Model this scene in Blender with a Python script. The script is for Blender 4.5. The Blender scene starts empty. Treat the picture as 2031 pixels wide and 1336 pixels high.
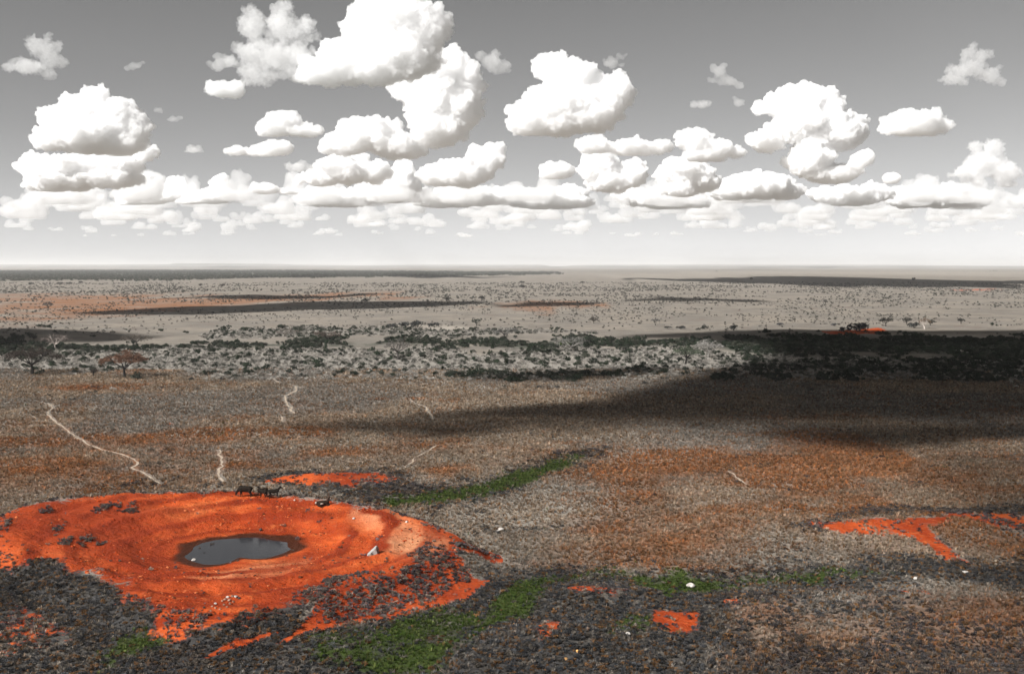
import bpy, math, random
import numpy as np
from mathutils import Vector, Matrix, Quaternion

# ------------------------------------------------------------------ camera, sky, sun, exposure
S = bpy.context.scene
COL = S.collection
rad = math.radians
CAM_H = 35.0                       # the lookout is 35 m above the plain
FPX, W0, H0 = 2178.0, 2031.0, 1336.0
HORIZON = 527.0
PITCH = math.atan((H0 / 2 - HORIZON) / FPX)

cam_d = bpy.data.cameras.new('camera')
cam_d.sensor_width = 36.0
cam_d.lens = FPX / W0 * 36.0
cam_d.clip_start = 0.5
cam_d.clip_end = 200000.0
cam = bpy.data.objects.new('camera', cam_d)
COL.objects.link(cam)
cam.location = (0, 0, CAM_H)
cam.rotation_euler = (math.pi / 2 - PITCH, 0, 0)
S.camera = cam

SUN_EL = rad(38.0)
SUN_AZ = math.atan2(-0.80, -0.60)                 # plan direction towards the sun: left and behind the lookout
TO_SUN = Vector((-0.80 * math.cos(SUN_EL), -0.60 * math.cos(SUN_EL), math.sin(SUN_EL)))

world = bpy.data.worlds.new('World')
S.world = world
world.use_nodes = True
wn, wl = world.node_tree.nodes, world.node_tree.links
wn.clear()
sky = wn.new('ShaderNodeTexSky')
sky.sky_type = 'NISHITA'
sky.sun_disc = False
sky.sun_elevation = SUN_EL
sky.sun_rotation = SUN_AZ
sky.altitude = 400
sky.air_density = 1.0
sky.dust_density = 0.3
sky.ozone_density = 1.0
sep = wn.new('ShaderNodeSeparateColor')            # monochrome sky as through a red filter
lum = wn.new('ShaderNodeMix')
lum.data_type = 'FLOAT'
lum.inputs[0].default_value = 0.0
comb = wn.new('ShaderNodeCombineColor')
bg = wn.new('ShaderNodeBackground')
bg.inputs['Strength'].default_value = 0.056
wo = wn.new('ShaderNodeOutputWorld')
wl.new(sky.outputs[0], sep.inputs[0])
wl.new(sep.outputs[0], lum.inputs[2])
wl.new(sep.outputs[1], lum.inputs[3])
for k in range(3):
    wl.new(lum.outputs[0], comb.inputs[k])
wl.new(comb.outputs[0], bg.inputs['Color'])
wl.new(bg.outputs[0], wo.inputs['Surface'])

sun_d = bpy.data.lights.new('sun', 'SUN')
sun_d.energy = 5.0
sun_d.angle = rad(0.53)
sun_d.color = (1.0, 0.985, 0.965)
sun = bpy.data.objects.new('sun', sun_d)
COL.objects.link(sun)
sun.rotation_euler = TO_SUN.to_track_quat('Z', 'Y').to_euler()

S.view_settings.view_transform = 'Standard'
S.view_settings.look = 'None'
S.view_settings.exposure = 0.85
S.view_settings.gamma = 1.0
S.view_settings.use_curve_mapping = False
S.render.engine = 'CYCLES'
S.cycles.use_denoising = True
try:
    S.cycles.denoiser = 'OPENIMAGEDENOISE'
    S.cycles.denoising_prefilter = 'ACCURATE'
except Exception:
    pass
S.cycles.max_bounces = 28
S.cycles.diffuse_bounces = 3
S.cycles.glossy_bounces = 3
S.cycles.transparent_max_bounces = 24
S.cycles.volume_bounces = 28
S.cycles.use_adaptive_sampling = True
S.cycles.adaptive_threshold = 0.015

random.seed(7)
RNG = np.random.default_rng(7)

# ------------------------------------------------------------------ numeric helpers
def _hash(ix, iy, iz, seed):
    h = (ix.astype(np.int64) * 374761393 + iy.astype(np.int64) * 668265263 + iz.astype(np.int64) * 2147483647 + seed * 1274126177) & 0xffffffff
    h = ((h ^ (h >> 13)) * 1274126177) & 0xffffffff
    h = ((h ^ (h >> 16)) * 2246822519) & 0xffffffff
    return ((h ^ (h >> 15)) & 0xffffff) / float(0xffffff)

def vnoise(p, seed=0):
    """value noise, p (N,2) or (N,3), result 0..1"""
    if p.shape[1] == 2:
        i = np.floor(p); f = p - i; f = f * f * (3 - 2 * f); i = i.astype(np.int64)
        z = np.zeros(1, np.int64)
        a, b = _hash(i[:, 0], i[:, 1], z, seed), _hash(i[:, 0] + 1, i[:, 1], z, seed)
        c, d = _hash(i[:, 0], i[:, 1] + 1, z, seed), _hash(i[:, 0] + 1, i[:, 1] + 1, z, seed)
        a = a + (b - a) * f[:, 0]; c = c + (d - c) * f[:, 0]
        return a + (c - a) * f[:, 1]
    i = np.floor(p)
    f = p - i
    f = f * f * (3 - 2 * f)
    i = i.astype(np.int64)
    r = 0
    for dx in (0, 1):
        wx = f[:, 0] if dx else 1 - f[:, 0]
        for dy in (0, 1):
            wy = f[:, 1] if dy else 1 - f[:, 1]
            for dz in (0, 1):
                wz = f[:, 2] if dz else 1 - f[:, 2]
                r = r + wx * wy * wz * _hash(i[:, 0] + dx, i[:, 1] + dy, i[:, 2] + dz, seed)
    return r

def fbm(p, octaves=4, seed=0):
    r, a, t = 0, 1.0, 0
    for o in range(octaves):
        r = r + a * vnoise(p * 2 ** o + 17.3 * o, seed + o)
        t += a
        a *= 0.5
    return r / t

def cells(p, seed=0):
    """distance to the nearest of one random point per unit cell"""
    i = np.floor(p).astype(np.int64)
    best = np.full(len(p), 9.0)
    for dx in (-1, 0, 1):
        for dy in (-1, 0, 1):
            for dz in (-1, 0, 1):
                c = i + np.array([dx, dy, dz])
                q = np.column_stack([c[:, k] + _hash(c[:, 0], c[:, 1], c[:, 2], seed + 31 * (k + 1)) for k in range(3)])
                best = np.minimum(best, ((q - p) ** 2).sum(1))
    return np.sqrt(best)

def sstep(a, b, x):
    t = np.clip((x - a) / (b - a), 0, 1)
    return t * t * (3 - 2 * t)

def poly_sd(P, poly):
    """signed distance (inside positive) of points P (N,2) to a closed polygon"""
    poly = np.asarray(poly, float)
    d = np.full(len(P), 1e18)
    inside = np.zeros(len(P), bool)
    n = len(poly)
    for k in range(n):
        a, b = poly[k], poly[(k + 1) % n]
        e = b - a
        w = P - a
        t = np.clip((w @ e) / max(e @ e, 1e-12), 0, 1)
        d = np.minimum(d, ((w - t[:, None] * e) ** 2).sum(1))
        c = ((a[1] > P[:, 1]) != (b[1] > P[:, 1]))
        if abs(e[1]) > 1e-12:
            inside ^= c & (P[:, 0] < (e[0] * (P[:, 1] - a[1]) / e[1] + a[0]))
    d = np.sqrt(d)
    return np.where(inside, d, -d)

# ------------------------------------------------------------------ survey: where things stand on the plain
FWD = np.array([0, math.cos(PITCH), -math.sin(PITCH)])
UPV = np.array([0, math.sin(PITCH), math.cos(PITCH)])

def ray(px, py):
    return FWD + np.array([1.0, 0, 0]) * ((px - W0 / 2) / FPX) + UPV * ((H0 / 2 - py) / FPX)

def at(px, py, z=0.0):
    """plan position of a point seen at height z"""
    d = ray(px, py)
    t = (z - CAM_H) / d[2]
    return np.array([d[0] * t, d[1] * t])

POND = at(467, 1090, -0.7)
WATER_Z = -0.95

def _survey_rim():
    """rim of the dug waterhole: (angle, metres from the pond), from points seen on its crest"""
    seen = [(60, 1001, 1.73), (140, 988, 1.73), (230, 979, 1.73), (330, 975, 1.73), (420, 974, 1.73), (520, 979, 1.73), (620, 988, 1.73), (700, 998, 1.73), (770, 1014, 1.73), (830, 1034, 1.66), (880, 1060, 1.58), (905, 1092, 1.51),
            (840, 1115, 1.44), (740, 1146, 1.37), (600, 1186, 1.30), (520, 1206, 1.30), (440, 1226, 1.30), (350, 1212, 1.30), (250, 1178, 1.30), (120, 1120, 1.44), (10, 1060, 1.58)]
    out = []
    for x, y, z in seen:
        d = at(x, y, z) - POND
        out.append((math.degrees(math.atan2(d[1], d[0])) % 360, float(np.hypot(*d))))
    out.sort()
    a = [out[-1][0] - 360] + [o[0] for o in out] + [out[0][0] + 360]
    r = [out[-1][1]] + [o[1] for o in out] + [out[0][1]]
    return a, r
RIM = _survey_rim()

def bowl_radius(th):
    return np.interp(np.degrees(th) % 360, *RIM)

def ground_z(x, y):
    x = np.atleast_1d(np.asarray(x, float)); y = np.atleast_1d(np.asarray(y, float))
    P = np.column_stack([x, y])
    dx, dy = x - POND[0], y - POND[1]
    r = np.hypot(dx, dy)
    th = np.arctan2(dy, dx)
    R = bowl_radius(th)
    u = r / R
    rim = 1.73 - 0.43 * np.clip(-np.sin(th) * 1.6, 0, 1)
    # shoreline of the pool, with a spit of mud reaching in from the near side
    dsp = (np.degrees(th) - 293 + 180) % 360 - 180
    shore = 6.1 + 1.5 * np.clip(np.sin(th), 0, 1) + .3 * np.sin(2 * th + .5) + .3 * np.sin(3 * th + 1.1) - 2.6 * np.exp(-(dsp / 20.0) ** 2)
    lip = shore + 4.0
    low = WATER_Z + np.clip((r - shore) * .10, -.5, 2)
    zl = WATER_Z + .50
    up = np.clip((r - lip) / np.maximum(R - lip, 1), 0, 1)
    inner = np.where(r < lip, low, zl + (rim - zl) * (.62 * sstep(0, .45, up) + .38 * sstep(.35, 1.0, up)))
    inner = inner + .20 * np.sin(r * .95 + 3.0 * fbm(P / 9.0, 2, 15)) * sstep(.05, .3, up) * sstep(1, .7, up)
    outer = rim * (1 - sstep(1.0, 1.20, u))
    bowl = np.where(u < 1.0, inner, outer)
    bowl = np.where(u > 1.3, 0, bowl)
    near = np.clip(1 - np.abs(y) / 1200.0, 0, 1)
    und = (fbm(P / 22.0, 3, 5) - 0.5) * 0.55 + (fbm(P / 70.0, 2, 9) - 0.5) * 0.9
    z = bowl + und * near * np.where(u < 1.25, 0.12, 1.0)
    z = z + np.where(u < 1.2, (fbm(P / 2.4, 3, 21) - 0.5) * (.10 + .62 * sstep(8.0, 14.0, r)), 0)
    # soft mound and gully in the right foreground
    for (cx, cy), rx, ry, h in MOUNDS:
        z = z + h * np.exp(-((x - cx) / rx) ** 2 - ((y - cy) / ry) ** 2)
    # the lookout hill below the camera
    hill = 33.0 * np.exp(-np.clip(y + 10, 0, None) ** 2 / (2 * 24.0 ** 2))
    return z + hill

MOUNDS = [(at(1180, 1180), 9, 5, 0.9), (at(1340, 1160), 14, 3, -0.7), (at(1090, 1270), 7, 4, 0.8), (at(650, 952), 14, 5, 0.7),
          (at(1850, 1045), 22, 8, 1.0), (at(1750, 1150), 26, 3, -0.6), (at(700, 1290), 16, 5, 0.7), (at(1330, 1232), 5, 3, 0.5)]

def put(px, py):
    """point on the ground seen at a picture position, with relief"""
    d = ray(px, py)
    y0 = at(px, py, 3.2)[1]; y1 = at(px, py, -1.6)[1]
    ys = np.linspace(y0, y1, 160)
    t = ys / d[1]
    gap = CAM_H + t * d[2] - ground_z(t * d[0], ys)
    k = int(np.argmax(gap <= 0)) if (gap <= 0).any() else len(ys) - 1
    x, y = t[k] * d[0], ys[k]
    return Vector((x, y, float(ground_z(x, y)[0])))

def zone(pts, lift=0.0):
    return np.array([at(x, y, lift) for x, y in pts])

LIFT = {}                                               # zones that lie on the raised bank

def zone_value(P, poly, soft, wob, seed):
    """0..1 membership in a plan zone with a wandering edge; soft and wob are shares of the distance to the lookout"""
    D = max(60.0, float(np.mean(poly[:, 1])))
    k = CAM_H / D * 1.0                                  # depth is foreshortened as on the ground
    sc = np.array([1.0, k])
    q = poly * sc
    soft_m, wob_m = soft * D, wob * D
    lo, hi = poly.min(0) - 6 * (soft_m + wob_m) / sc, poly.max(0) + 6 * (soft_m + wob_m) / sc
    sel = np.where((P[:, 0] > lo[0]) & (P[:, 0] < hi[0]) & (P[:, 1] > lo[1]) & (P[:, 1] < hi[1]))[0]
    out = np.zeros(len(P))
    if len(sel) == 0:
        return out
    p = P[sel] * sc
    n1 = fbm(p / (wob_m * 5 + 1e-6), 3, seed) - 0.5
    n2 = fbm(p / (wob_m * 5 + 1e-6) + 91.7, 3, seed + 50) - 0.5
    pw = p + np.column_stack([n1, n2 * 0.6]) * wob_m * 3
    out[sel] = sstep(-soft_m, soft_m, poly_sd(pw, q))
    return out

RED = [
    ([(-60, 1030), (15, 1012), (60, 1000), (130, 988), (220, 978), (330, 974), (420, 973), (520, 978), (620, 986), (700, 996), (760, 1010), (810, 1024), (855, 1038), (895, 1056), (935, 1080), (905, 1096), (850, 1106), (800, 1122), (740, 1142), (690, 1162), (600, 1184), (520, 1204), (440, 1228), (375, 1240), (330, 1224), (348, 1206), (300, 1190), (240, 1190), (182, 1160), (150, 1128), (95, 1110), (15, 1104), (-60, 1106)], .012, .014, .92),
    ([(880, 1078), (940, 1086), (1000, 1095), (1006, 1112), (900, 1114)], .003, .004, 1.0),
    ([(930, 1106), (975, 1138), (930, 1166), (880, 1188), (790, 1212), (700, 1230), (610, 1250), (535, 1268), (600, 1220), (660, 1184), (720, 1154), (790, 1124), (850, 1104)], .006, .010, .80),
    ([(508, 961), (560, 953), (620, 944), (690, 939), (750, 941), (797, 955), (760, 962), (690, 968), (640, 963), (560, 961)], .003, .003, 1.0),
    ([(1602, 1050), (1700, 1050), (1780, 1042), (1880, 1028), (2000, 1022), (2100, 1024), (2100, 1060), (1990, 1062), (1900, 1042), (1838, 1058), (1900, 1098), (1945, 1122), (1880, 1116), (1820, 1086), (1760, 1076), (1715, 1082), (1665, 1072)], .008, .013, .85),
    ([(1300, 1213), (1375, 1218), (1382, 1246), (1350, 1252), (1308, 1234)], .008, .013, .92),
    ([(1105, 1182), (1170, 1160), (1248, 1163), (1240, 1182), (1150, 1197)], .010, .016, .72),
    ([(990, 1258), (1050, 1264), (1085, 1238), (1140, 1248), (1132, 1278), (1090, 1300), (1045, 1276)], .012, .016, .74),
    ([(1434, 1191), (1460, 1185), (1464, 1196), (1440, 1200)], .004, .004, .9),
    ([(-40, 1195), (95, 1218), (150, 1262), (190, 1345), (-40, 1345)], .02, .02, .50),
    ([(390, 1318), (430, 1292), (540, 1260), (560, 1266), (470, 1300)], .005, .005, .8),
    ([(328, 841), (346, 838), (348, 845), (334, 847)], .002, .002, 1.0),
    ([(1625, 658), (1690, 654), (1745, 650), (1760, 654), (1740, 661), (1650, 664)], .001, .0012, .9),
    ([(1870, 574), (1960, 571), (2000, 573), (1960, 577), (1890, 577)], .0008, .0008, .55),
    ([(1765, 1160), (1830, 1158), (1835, 1168), (1780, 1168)], .005, .005, .8),
    ([(150, 762), (210, 758), (240, 764), (200, 772), (160, 770)], .004, .004, .45),
]
GREEN = [
    ([(765, 985), (830, 978), (905, 968), (960, 950), (1010, 936), (1080, 925), (1110, 912), (1140, 902), (1162, 905), (1120, 930), (1060, 950), (1000, 968), (960, 985), (880, 998), (790, 1006)], .006, .006, 1.0),
    ([(640, 1336), (650, 1290), (760, 1300), (860, 1270), (940, 1245), (985, 1190), (1040, 1150), (1110, 1140), (1080, 1180), (1040, 1230), (960, 1265), (900, 1300), (860, 1345)], .012, .016, .85),
    ([(1080, 1150), (1180, 1135), (1300, 1140), (1380, 1140), (1500, 1132), (1640, 1122), (1800, 1126), (1700, 1140), (1560, 1146), (1440, 1158), (1400, 1180), (1330, 1190), (1290, 1160), (1200, 1148)], .008, .010, .9),
    ([(1180, 1240), (1250, 1225), (1310, 1235), (1280, 1262), (1200, 1262)], .010, .014, .8),
    ([(640, 1240), (760, 1225), (860, 1200), (960, 1205), (1000, 1245), (900, 1290), (780, 1310), (660, 1300)], .016, .02, .75),
    ([(170, 1300), (240, 1260), (330, 1240), (350, 1260), (280, 1290), (200, 1330)], .014, .018, .8),
]
BLUE = [   # blue-grey dwarf scrub round the damp ground
    ([(170, 968), (260, 958), (400, 962), (500, 952), (560, 942), (680, 932), (800, 942), (830, 962), (900, 950), (1040, 928), (1130, 890), (1200, 892), (1180, 915), (1080, 955), (980, 990), (900, 1010), (860, 1035), (790, 1012), (690, 990), (560, 974), (420, 968), (230, 974), (150, 980)], .012, .012, .8),
    ([(-60, 1070), (100, 1080), (170, 1095), (200, 1130), (255, 1160), (350, 1190), (345, 1215), (380, 1230), (520, 1194), (620, 1172), (600, 1225), (530, 1262), (480, 1345), (330, 1420), (150, 1420), (150, 1262), (90, 1215), (-60, 1190)], .012, .014, 1.0),
    ([(940, 1130), (1100, 1118), (1300, 1122), (1500, 1112), (1700, 1098), (1900, 1110), (2100, 1110), (2100, 1160), (1700, 1158), (1450, 1186), (1420, 1260), (1340, 1345), (1300, 1420), (300, 1420), (420, 1310), (540, 1275), (640, 1262), (760, 1222), (930, 1172)], .014, .016, .9),
    ([(1560, 1048), (1650, 1030), (1760, 1014), (1880, 1006), (2100, 1004), (2100, 1026), (1880, 1030), (1780, 1042), (1640, 1052)], .008, .008, .9),
    ([(820, 1092), (880, 1086), (910, 1098), (880, 1114), (830, 1106)], .006, .008, .9),
    ([(1380, 1260), (1500, 1225), (1750, 1240), (2100, 1200), (2100, 1420), (1300, 1420)], .03, .03, .75),  # extra scrub tone darkening the lower right corner, standing in for lens falloff
    ([(-60, 1180), (120, 1200), (260, 1250), (300, 1420), (-60, 1420)], .02, .02, .85),  # scrub colour here also carries the lower left corner's vignette darkening
    ([(1440, 1175), (1700, 1160), (2100, 1160), (2100, 1320), (1700, 1300), (1500, 1260)], .03, .04, .52),  # second dark layer toward the right edge, painting the same corner falloff
    ([(1280, 1215), (1420, 1215), (1560, 1290), (1600, 1420), (1250, 1420)], .03, .03, .85),
    ([(520, 1206), (600, 1186), (690, 1164), (740, 1144), (800, 1124), (860, 1106), (870, 1112), (770, 1148), (690, 1186), (610, 1226), (535, 1266)], .006, .008, 1.0),
    ([(950, 1046), (1040, 1044), (1060, 1056), (1000, 1062), (955, 1058)], .006, .006, .6),
    ([(1444, 934), (1470, 930), (1492, 962), (1470, 966), (1450, 950)], .004, .006, .5),
]
ORANGE = [   # rust-coloured dry grass
    ([(1010, 880), (1300, 862), (1700, 866), (2100, 900), (2100, 1110), (1700, 1105), (1300, 1118), (1020, 1100), (1080, 1030), (1180, 960)], .04, .03, .62),
    ([(540, 862), (760, 852), (1000, 866), (1130, 890), (1060, 922), (900, 945), (700, 930), (560, 935)], .03, .02, .55),
    ([(-60, 835), (300, 828), (620, 848), (560, 930), (450, 958), (-60, 990)], .03, .02, .62),
    ([(-60, 850), (120, 838), (300, 850), (480, 842), (700, 850), (640, 880), (420, 900), (560, 930), (520, 950), (330, 955), (180, 960), (-60, 985)], .03, .03, .8),
    ([(760, 890), (900, 876), (1050, 872), (1140, 885), (1080, 905), (960, 915), (820, 908)], .012, .014, .9),
    ([(820, 935), (880, 918), (960, 918), (965, 935), (900, 944)], .008, .010, .9),
    ([(1150, 925), (1230, 905), (1400, 890), (1600, 872), (1760, 890), (1860, 925), (1800, 960), (1650, 985), (1480, 985), (1330, 975), (1200, 965)], .018, .018, 1.0),
    ([(1120, 1075), (1180, 1030), (1300, 990), (1500, 985), (1660, 1000), (1600, 1045), (1680, 1085), (1500, 1108), (1320, 1118), (1120, 1115), (1030, 1095)], .024, .02, .75),
    ([(1430, 1180), (1600, 1165), (1900, 1165), (2100, 1180), (2100, 1420), (1520, 1420), (1380, 1290)], .03, .03, .75),  # rust tone strengthened to dim the lower right corner like a vignette
    ([(-60, 585), (120, 582), (400, 588), (760, 580), (860, 586), (520, 604), (160, 628), (-60, 640)], .006, .006, .85),
    ([(930, 605), (1060, 598), (1200, 600), (1210, 612), (1060, 616)], .004, .004, .8),
    ([(80, 768), (200, 756), (300, 762), (260, 778), (120, 780)], .008, .01, .7),
    ([(1000, 860), (1300, 850), (1600, 860), (1500, 880), (1200, 880)], .02, .02, .4),
]
THICKET = [   # dark evergreen thicket along the drainage line
    ([(-60, 668), (200, 678), (420, 681), (640, 674), (860, 678), (1020, 674), (1200, 670), (1500, 665), (1800, 668), (2100, 670), (2100, 716), (1800, 712), (1600, 704), (1500, 700), (1380, 692), (1180, 690), (1000, 694), (800, 688), (620, 690), (430, 692), (250, 692), (100, 700), (-60, 706)], .006, .008, .85),
    ([(-60, 537), (240, 535), (600, 536), (900, 538), (1150, 541), (900, 549), (640, 549), (420, 553), (150, 557), (-60, 558)], .0010, .0010, .85),
    ([(1480, 700), (1700, 704), (2100, 706), (2100, 782), (1800, 786), (1560, 772), (1420, 752), (1490, 730)], .008, .010, .62),
    ([(880, 742), (1060, 738), (1300, 730), (1400, 734), (1300, 752), (1040, 756), (900, 752)], .006, .008, .6),
]
PALESCRUB = [
    ([(-60, 696), (100, 694), (250, 690), (430, 690), (620, 690), (800, 688), (1000, 694), (1180, 690), (1380, 692), (1500, 712), (1530, 740), (1400, 752), (1180, 762), (940, 760), (700, 752), (480, 744), (300, 736), (120, 734), (-60, 745)], .008, .010, 1.0),
    ([(1440, 706), (1700, 708), (2100, 710), (2100, 784), (1800, 788), (1560, 776), (1420, 752)], .008, .010, .7),
    ([(420, 650), (560, 648), (760, 650), (1000, 654), (1180, 656), (1020, 664), (860, 668), (640, 664), (430, 672)], .006, .006, .9),
]
PALE = [   # bare pale earth
    ([(700, 1006), (760, 1016), (800, 1028), (790, 1040), (720, 1024), (680, 1012)], .010, .012, 1.0),
    ([(775, 1075), (830, 1058), (880, 1066), (905, 1082), (850, 1096), (790, 1090)], .010, .014, 1.0),
    ([(370, 1150), (440, 1128), (520, 1120), (590, 1108), (610, 1120), (540, 1142), (440, 1156)], .010, .010, .8),
    ([(745, 648), (800, 645), (900, 646), (960, 650), (880, 656), (780, 655)], .002, .002, .9),
    ([(890, 1010), (1000, 985), (1120, 965), (1230, 985), (1180, 1020), (1080, 1052), (940, 1048)], .02, .02, .6),
    ([(1240, 555), (1500, 545), (1800, 545), (2100, 550), (2100, 540), (1500, 538), (1200, 546)], .002, .002, .5),
]

LIFT[(id(RED), 0)] = 1.55; LIFT[(id(RED), 1)] = .1; LIFT[(id(RED), 2)] = .7; LIFT[(id(BLUE), 1)] = .8; LIFT[(id(BLUE), 4)] = 1.2
LIFT[(id(PALE), 0)] = 2.0; LIFT[(id(PALE), 1)] = 1.6; LIFT[(id(PALE), 2)] = .2

def zone_sum(P, zones, seed):
    v = np.zeros(len(P))
    for k, (pts, soft, wob, amt) in enumerate(zones):
        v = np.maximum(v, amt * zone_value(P, zone(pts, LIFT.get((id(zones), k), 0.0)), soft, wob, seed + 7 * k))
    return v

PATHS = [   # game trails, seen positions and width in metres
    ([(62, 796), (95, 803), (106, 812), (94, 823), (110, 838), (140, 860), (175, 882), (205, 893), (240, 903), (268, 914), (270, 924), (262, 930), (290, 943), (318, 962)], .62),
    ([(55, 825), (66, 829), (74, 834)], .4),
    ([(433, 893), (437, 905), (443, 918), (436, 930), (434, 944), (444, 960)], .62),
    ([(586, 764), (587, 775), (567, 784), (565, 796), (576, 806), (580, 820)], .8),
    ([(562, 826), (562, 840)], .7),
    ([(538, 748), (552, 757)], .7),
    ([(812, 790), (820, 798), (845, 806), (852, 818), (860, 832)], .55),
    ([(804, 930), (822, 912), (850, 894), (868, 884)], .45),
    ([(500, 870), (530, 858)], .45),
    ([(1446, 934), (1456, 946), (1470, 956), (1488, 964)], .5),
]

# ------------------------------------------------------------------ materials
def new_mat(name):
    m = bpy.data.materials.new(name)
    m.use_nodes = True
    nt = m.node_tree
    nt.nodes.clear()
    return m, nt.nodes, nt.links

def node(n, t, **kw):
    x = n.new(t)
    for k, v in kw.items():
        setattr(x, k, v)
    return x

def mixc(n, l, fac, a, b, blend='MIX'):
    x = n.new('ShaderNodeMix'); x.data_type = 'RGBA'; x.blend_type = blend
    for sock, v in ((x.inputs[0], fac), (x.inputs[6], a), (x.inputs[7], b)):
        if isinstance(v, (int, float)): sock.default_value = v
        elif isinstance(v, (tuple, list)): sock.default_value = (*v, 1) if len(v) == 3 else v
        else: l.new(v, sock)
    return x.outputs[2]

def mathn(n, l, op, a, b=None, clamp=False):
    x = n.new('ShaderNodeMath'); x.operation = op; x.use_clamp = clamp
    for sock, v in ((x.inputs[0], a), (x.inputs[1], b)):
        if v is None: continue
        if isinstance(v, (int, float)): sock.default_value = v
        else: l.new(v, sock)
    return x.outputs[0]

def noisen(n, l, scale, detail=4, rough=.55, vec=None, dist=0.0):
    x = n.new('ShaderNodeTexNoise'); x.inputs['Scale'].default_value = scale
    x.inputs['Detail'].default_value = detail; x.inputs['Roughness'].default_value = rough
    x.inputs['Distortion'].default_value = dist
    if vec is not None: l.new(vec, x.inputs['Vector'])
    return x.outputs[0]

def ramp(n, l, fac, lo, hi):
    x = n.new('ShaderNodeMapRange'); x.interpolation_type = 'SMOOTHSTEP'
    l.new(fac, x.inputs[0]); x.inputs[1].default_value = lo; x.inputs[2].default_value = hi
    return x.outputs[0]

def principled(n, l, rough=0.9, spec=0.1):
    b = n.new('ShaderNodeBsdfPrincipled'); o = n.new('ShaderNodeOutputMaterial')
    b.inputs['Roughness'].default_value = rough
    b.inputs['Specular IOR Level'].default_value = spec
    l.new(b.outputs[0], o.inputs['Surface'])
    return b, o

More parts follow.
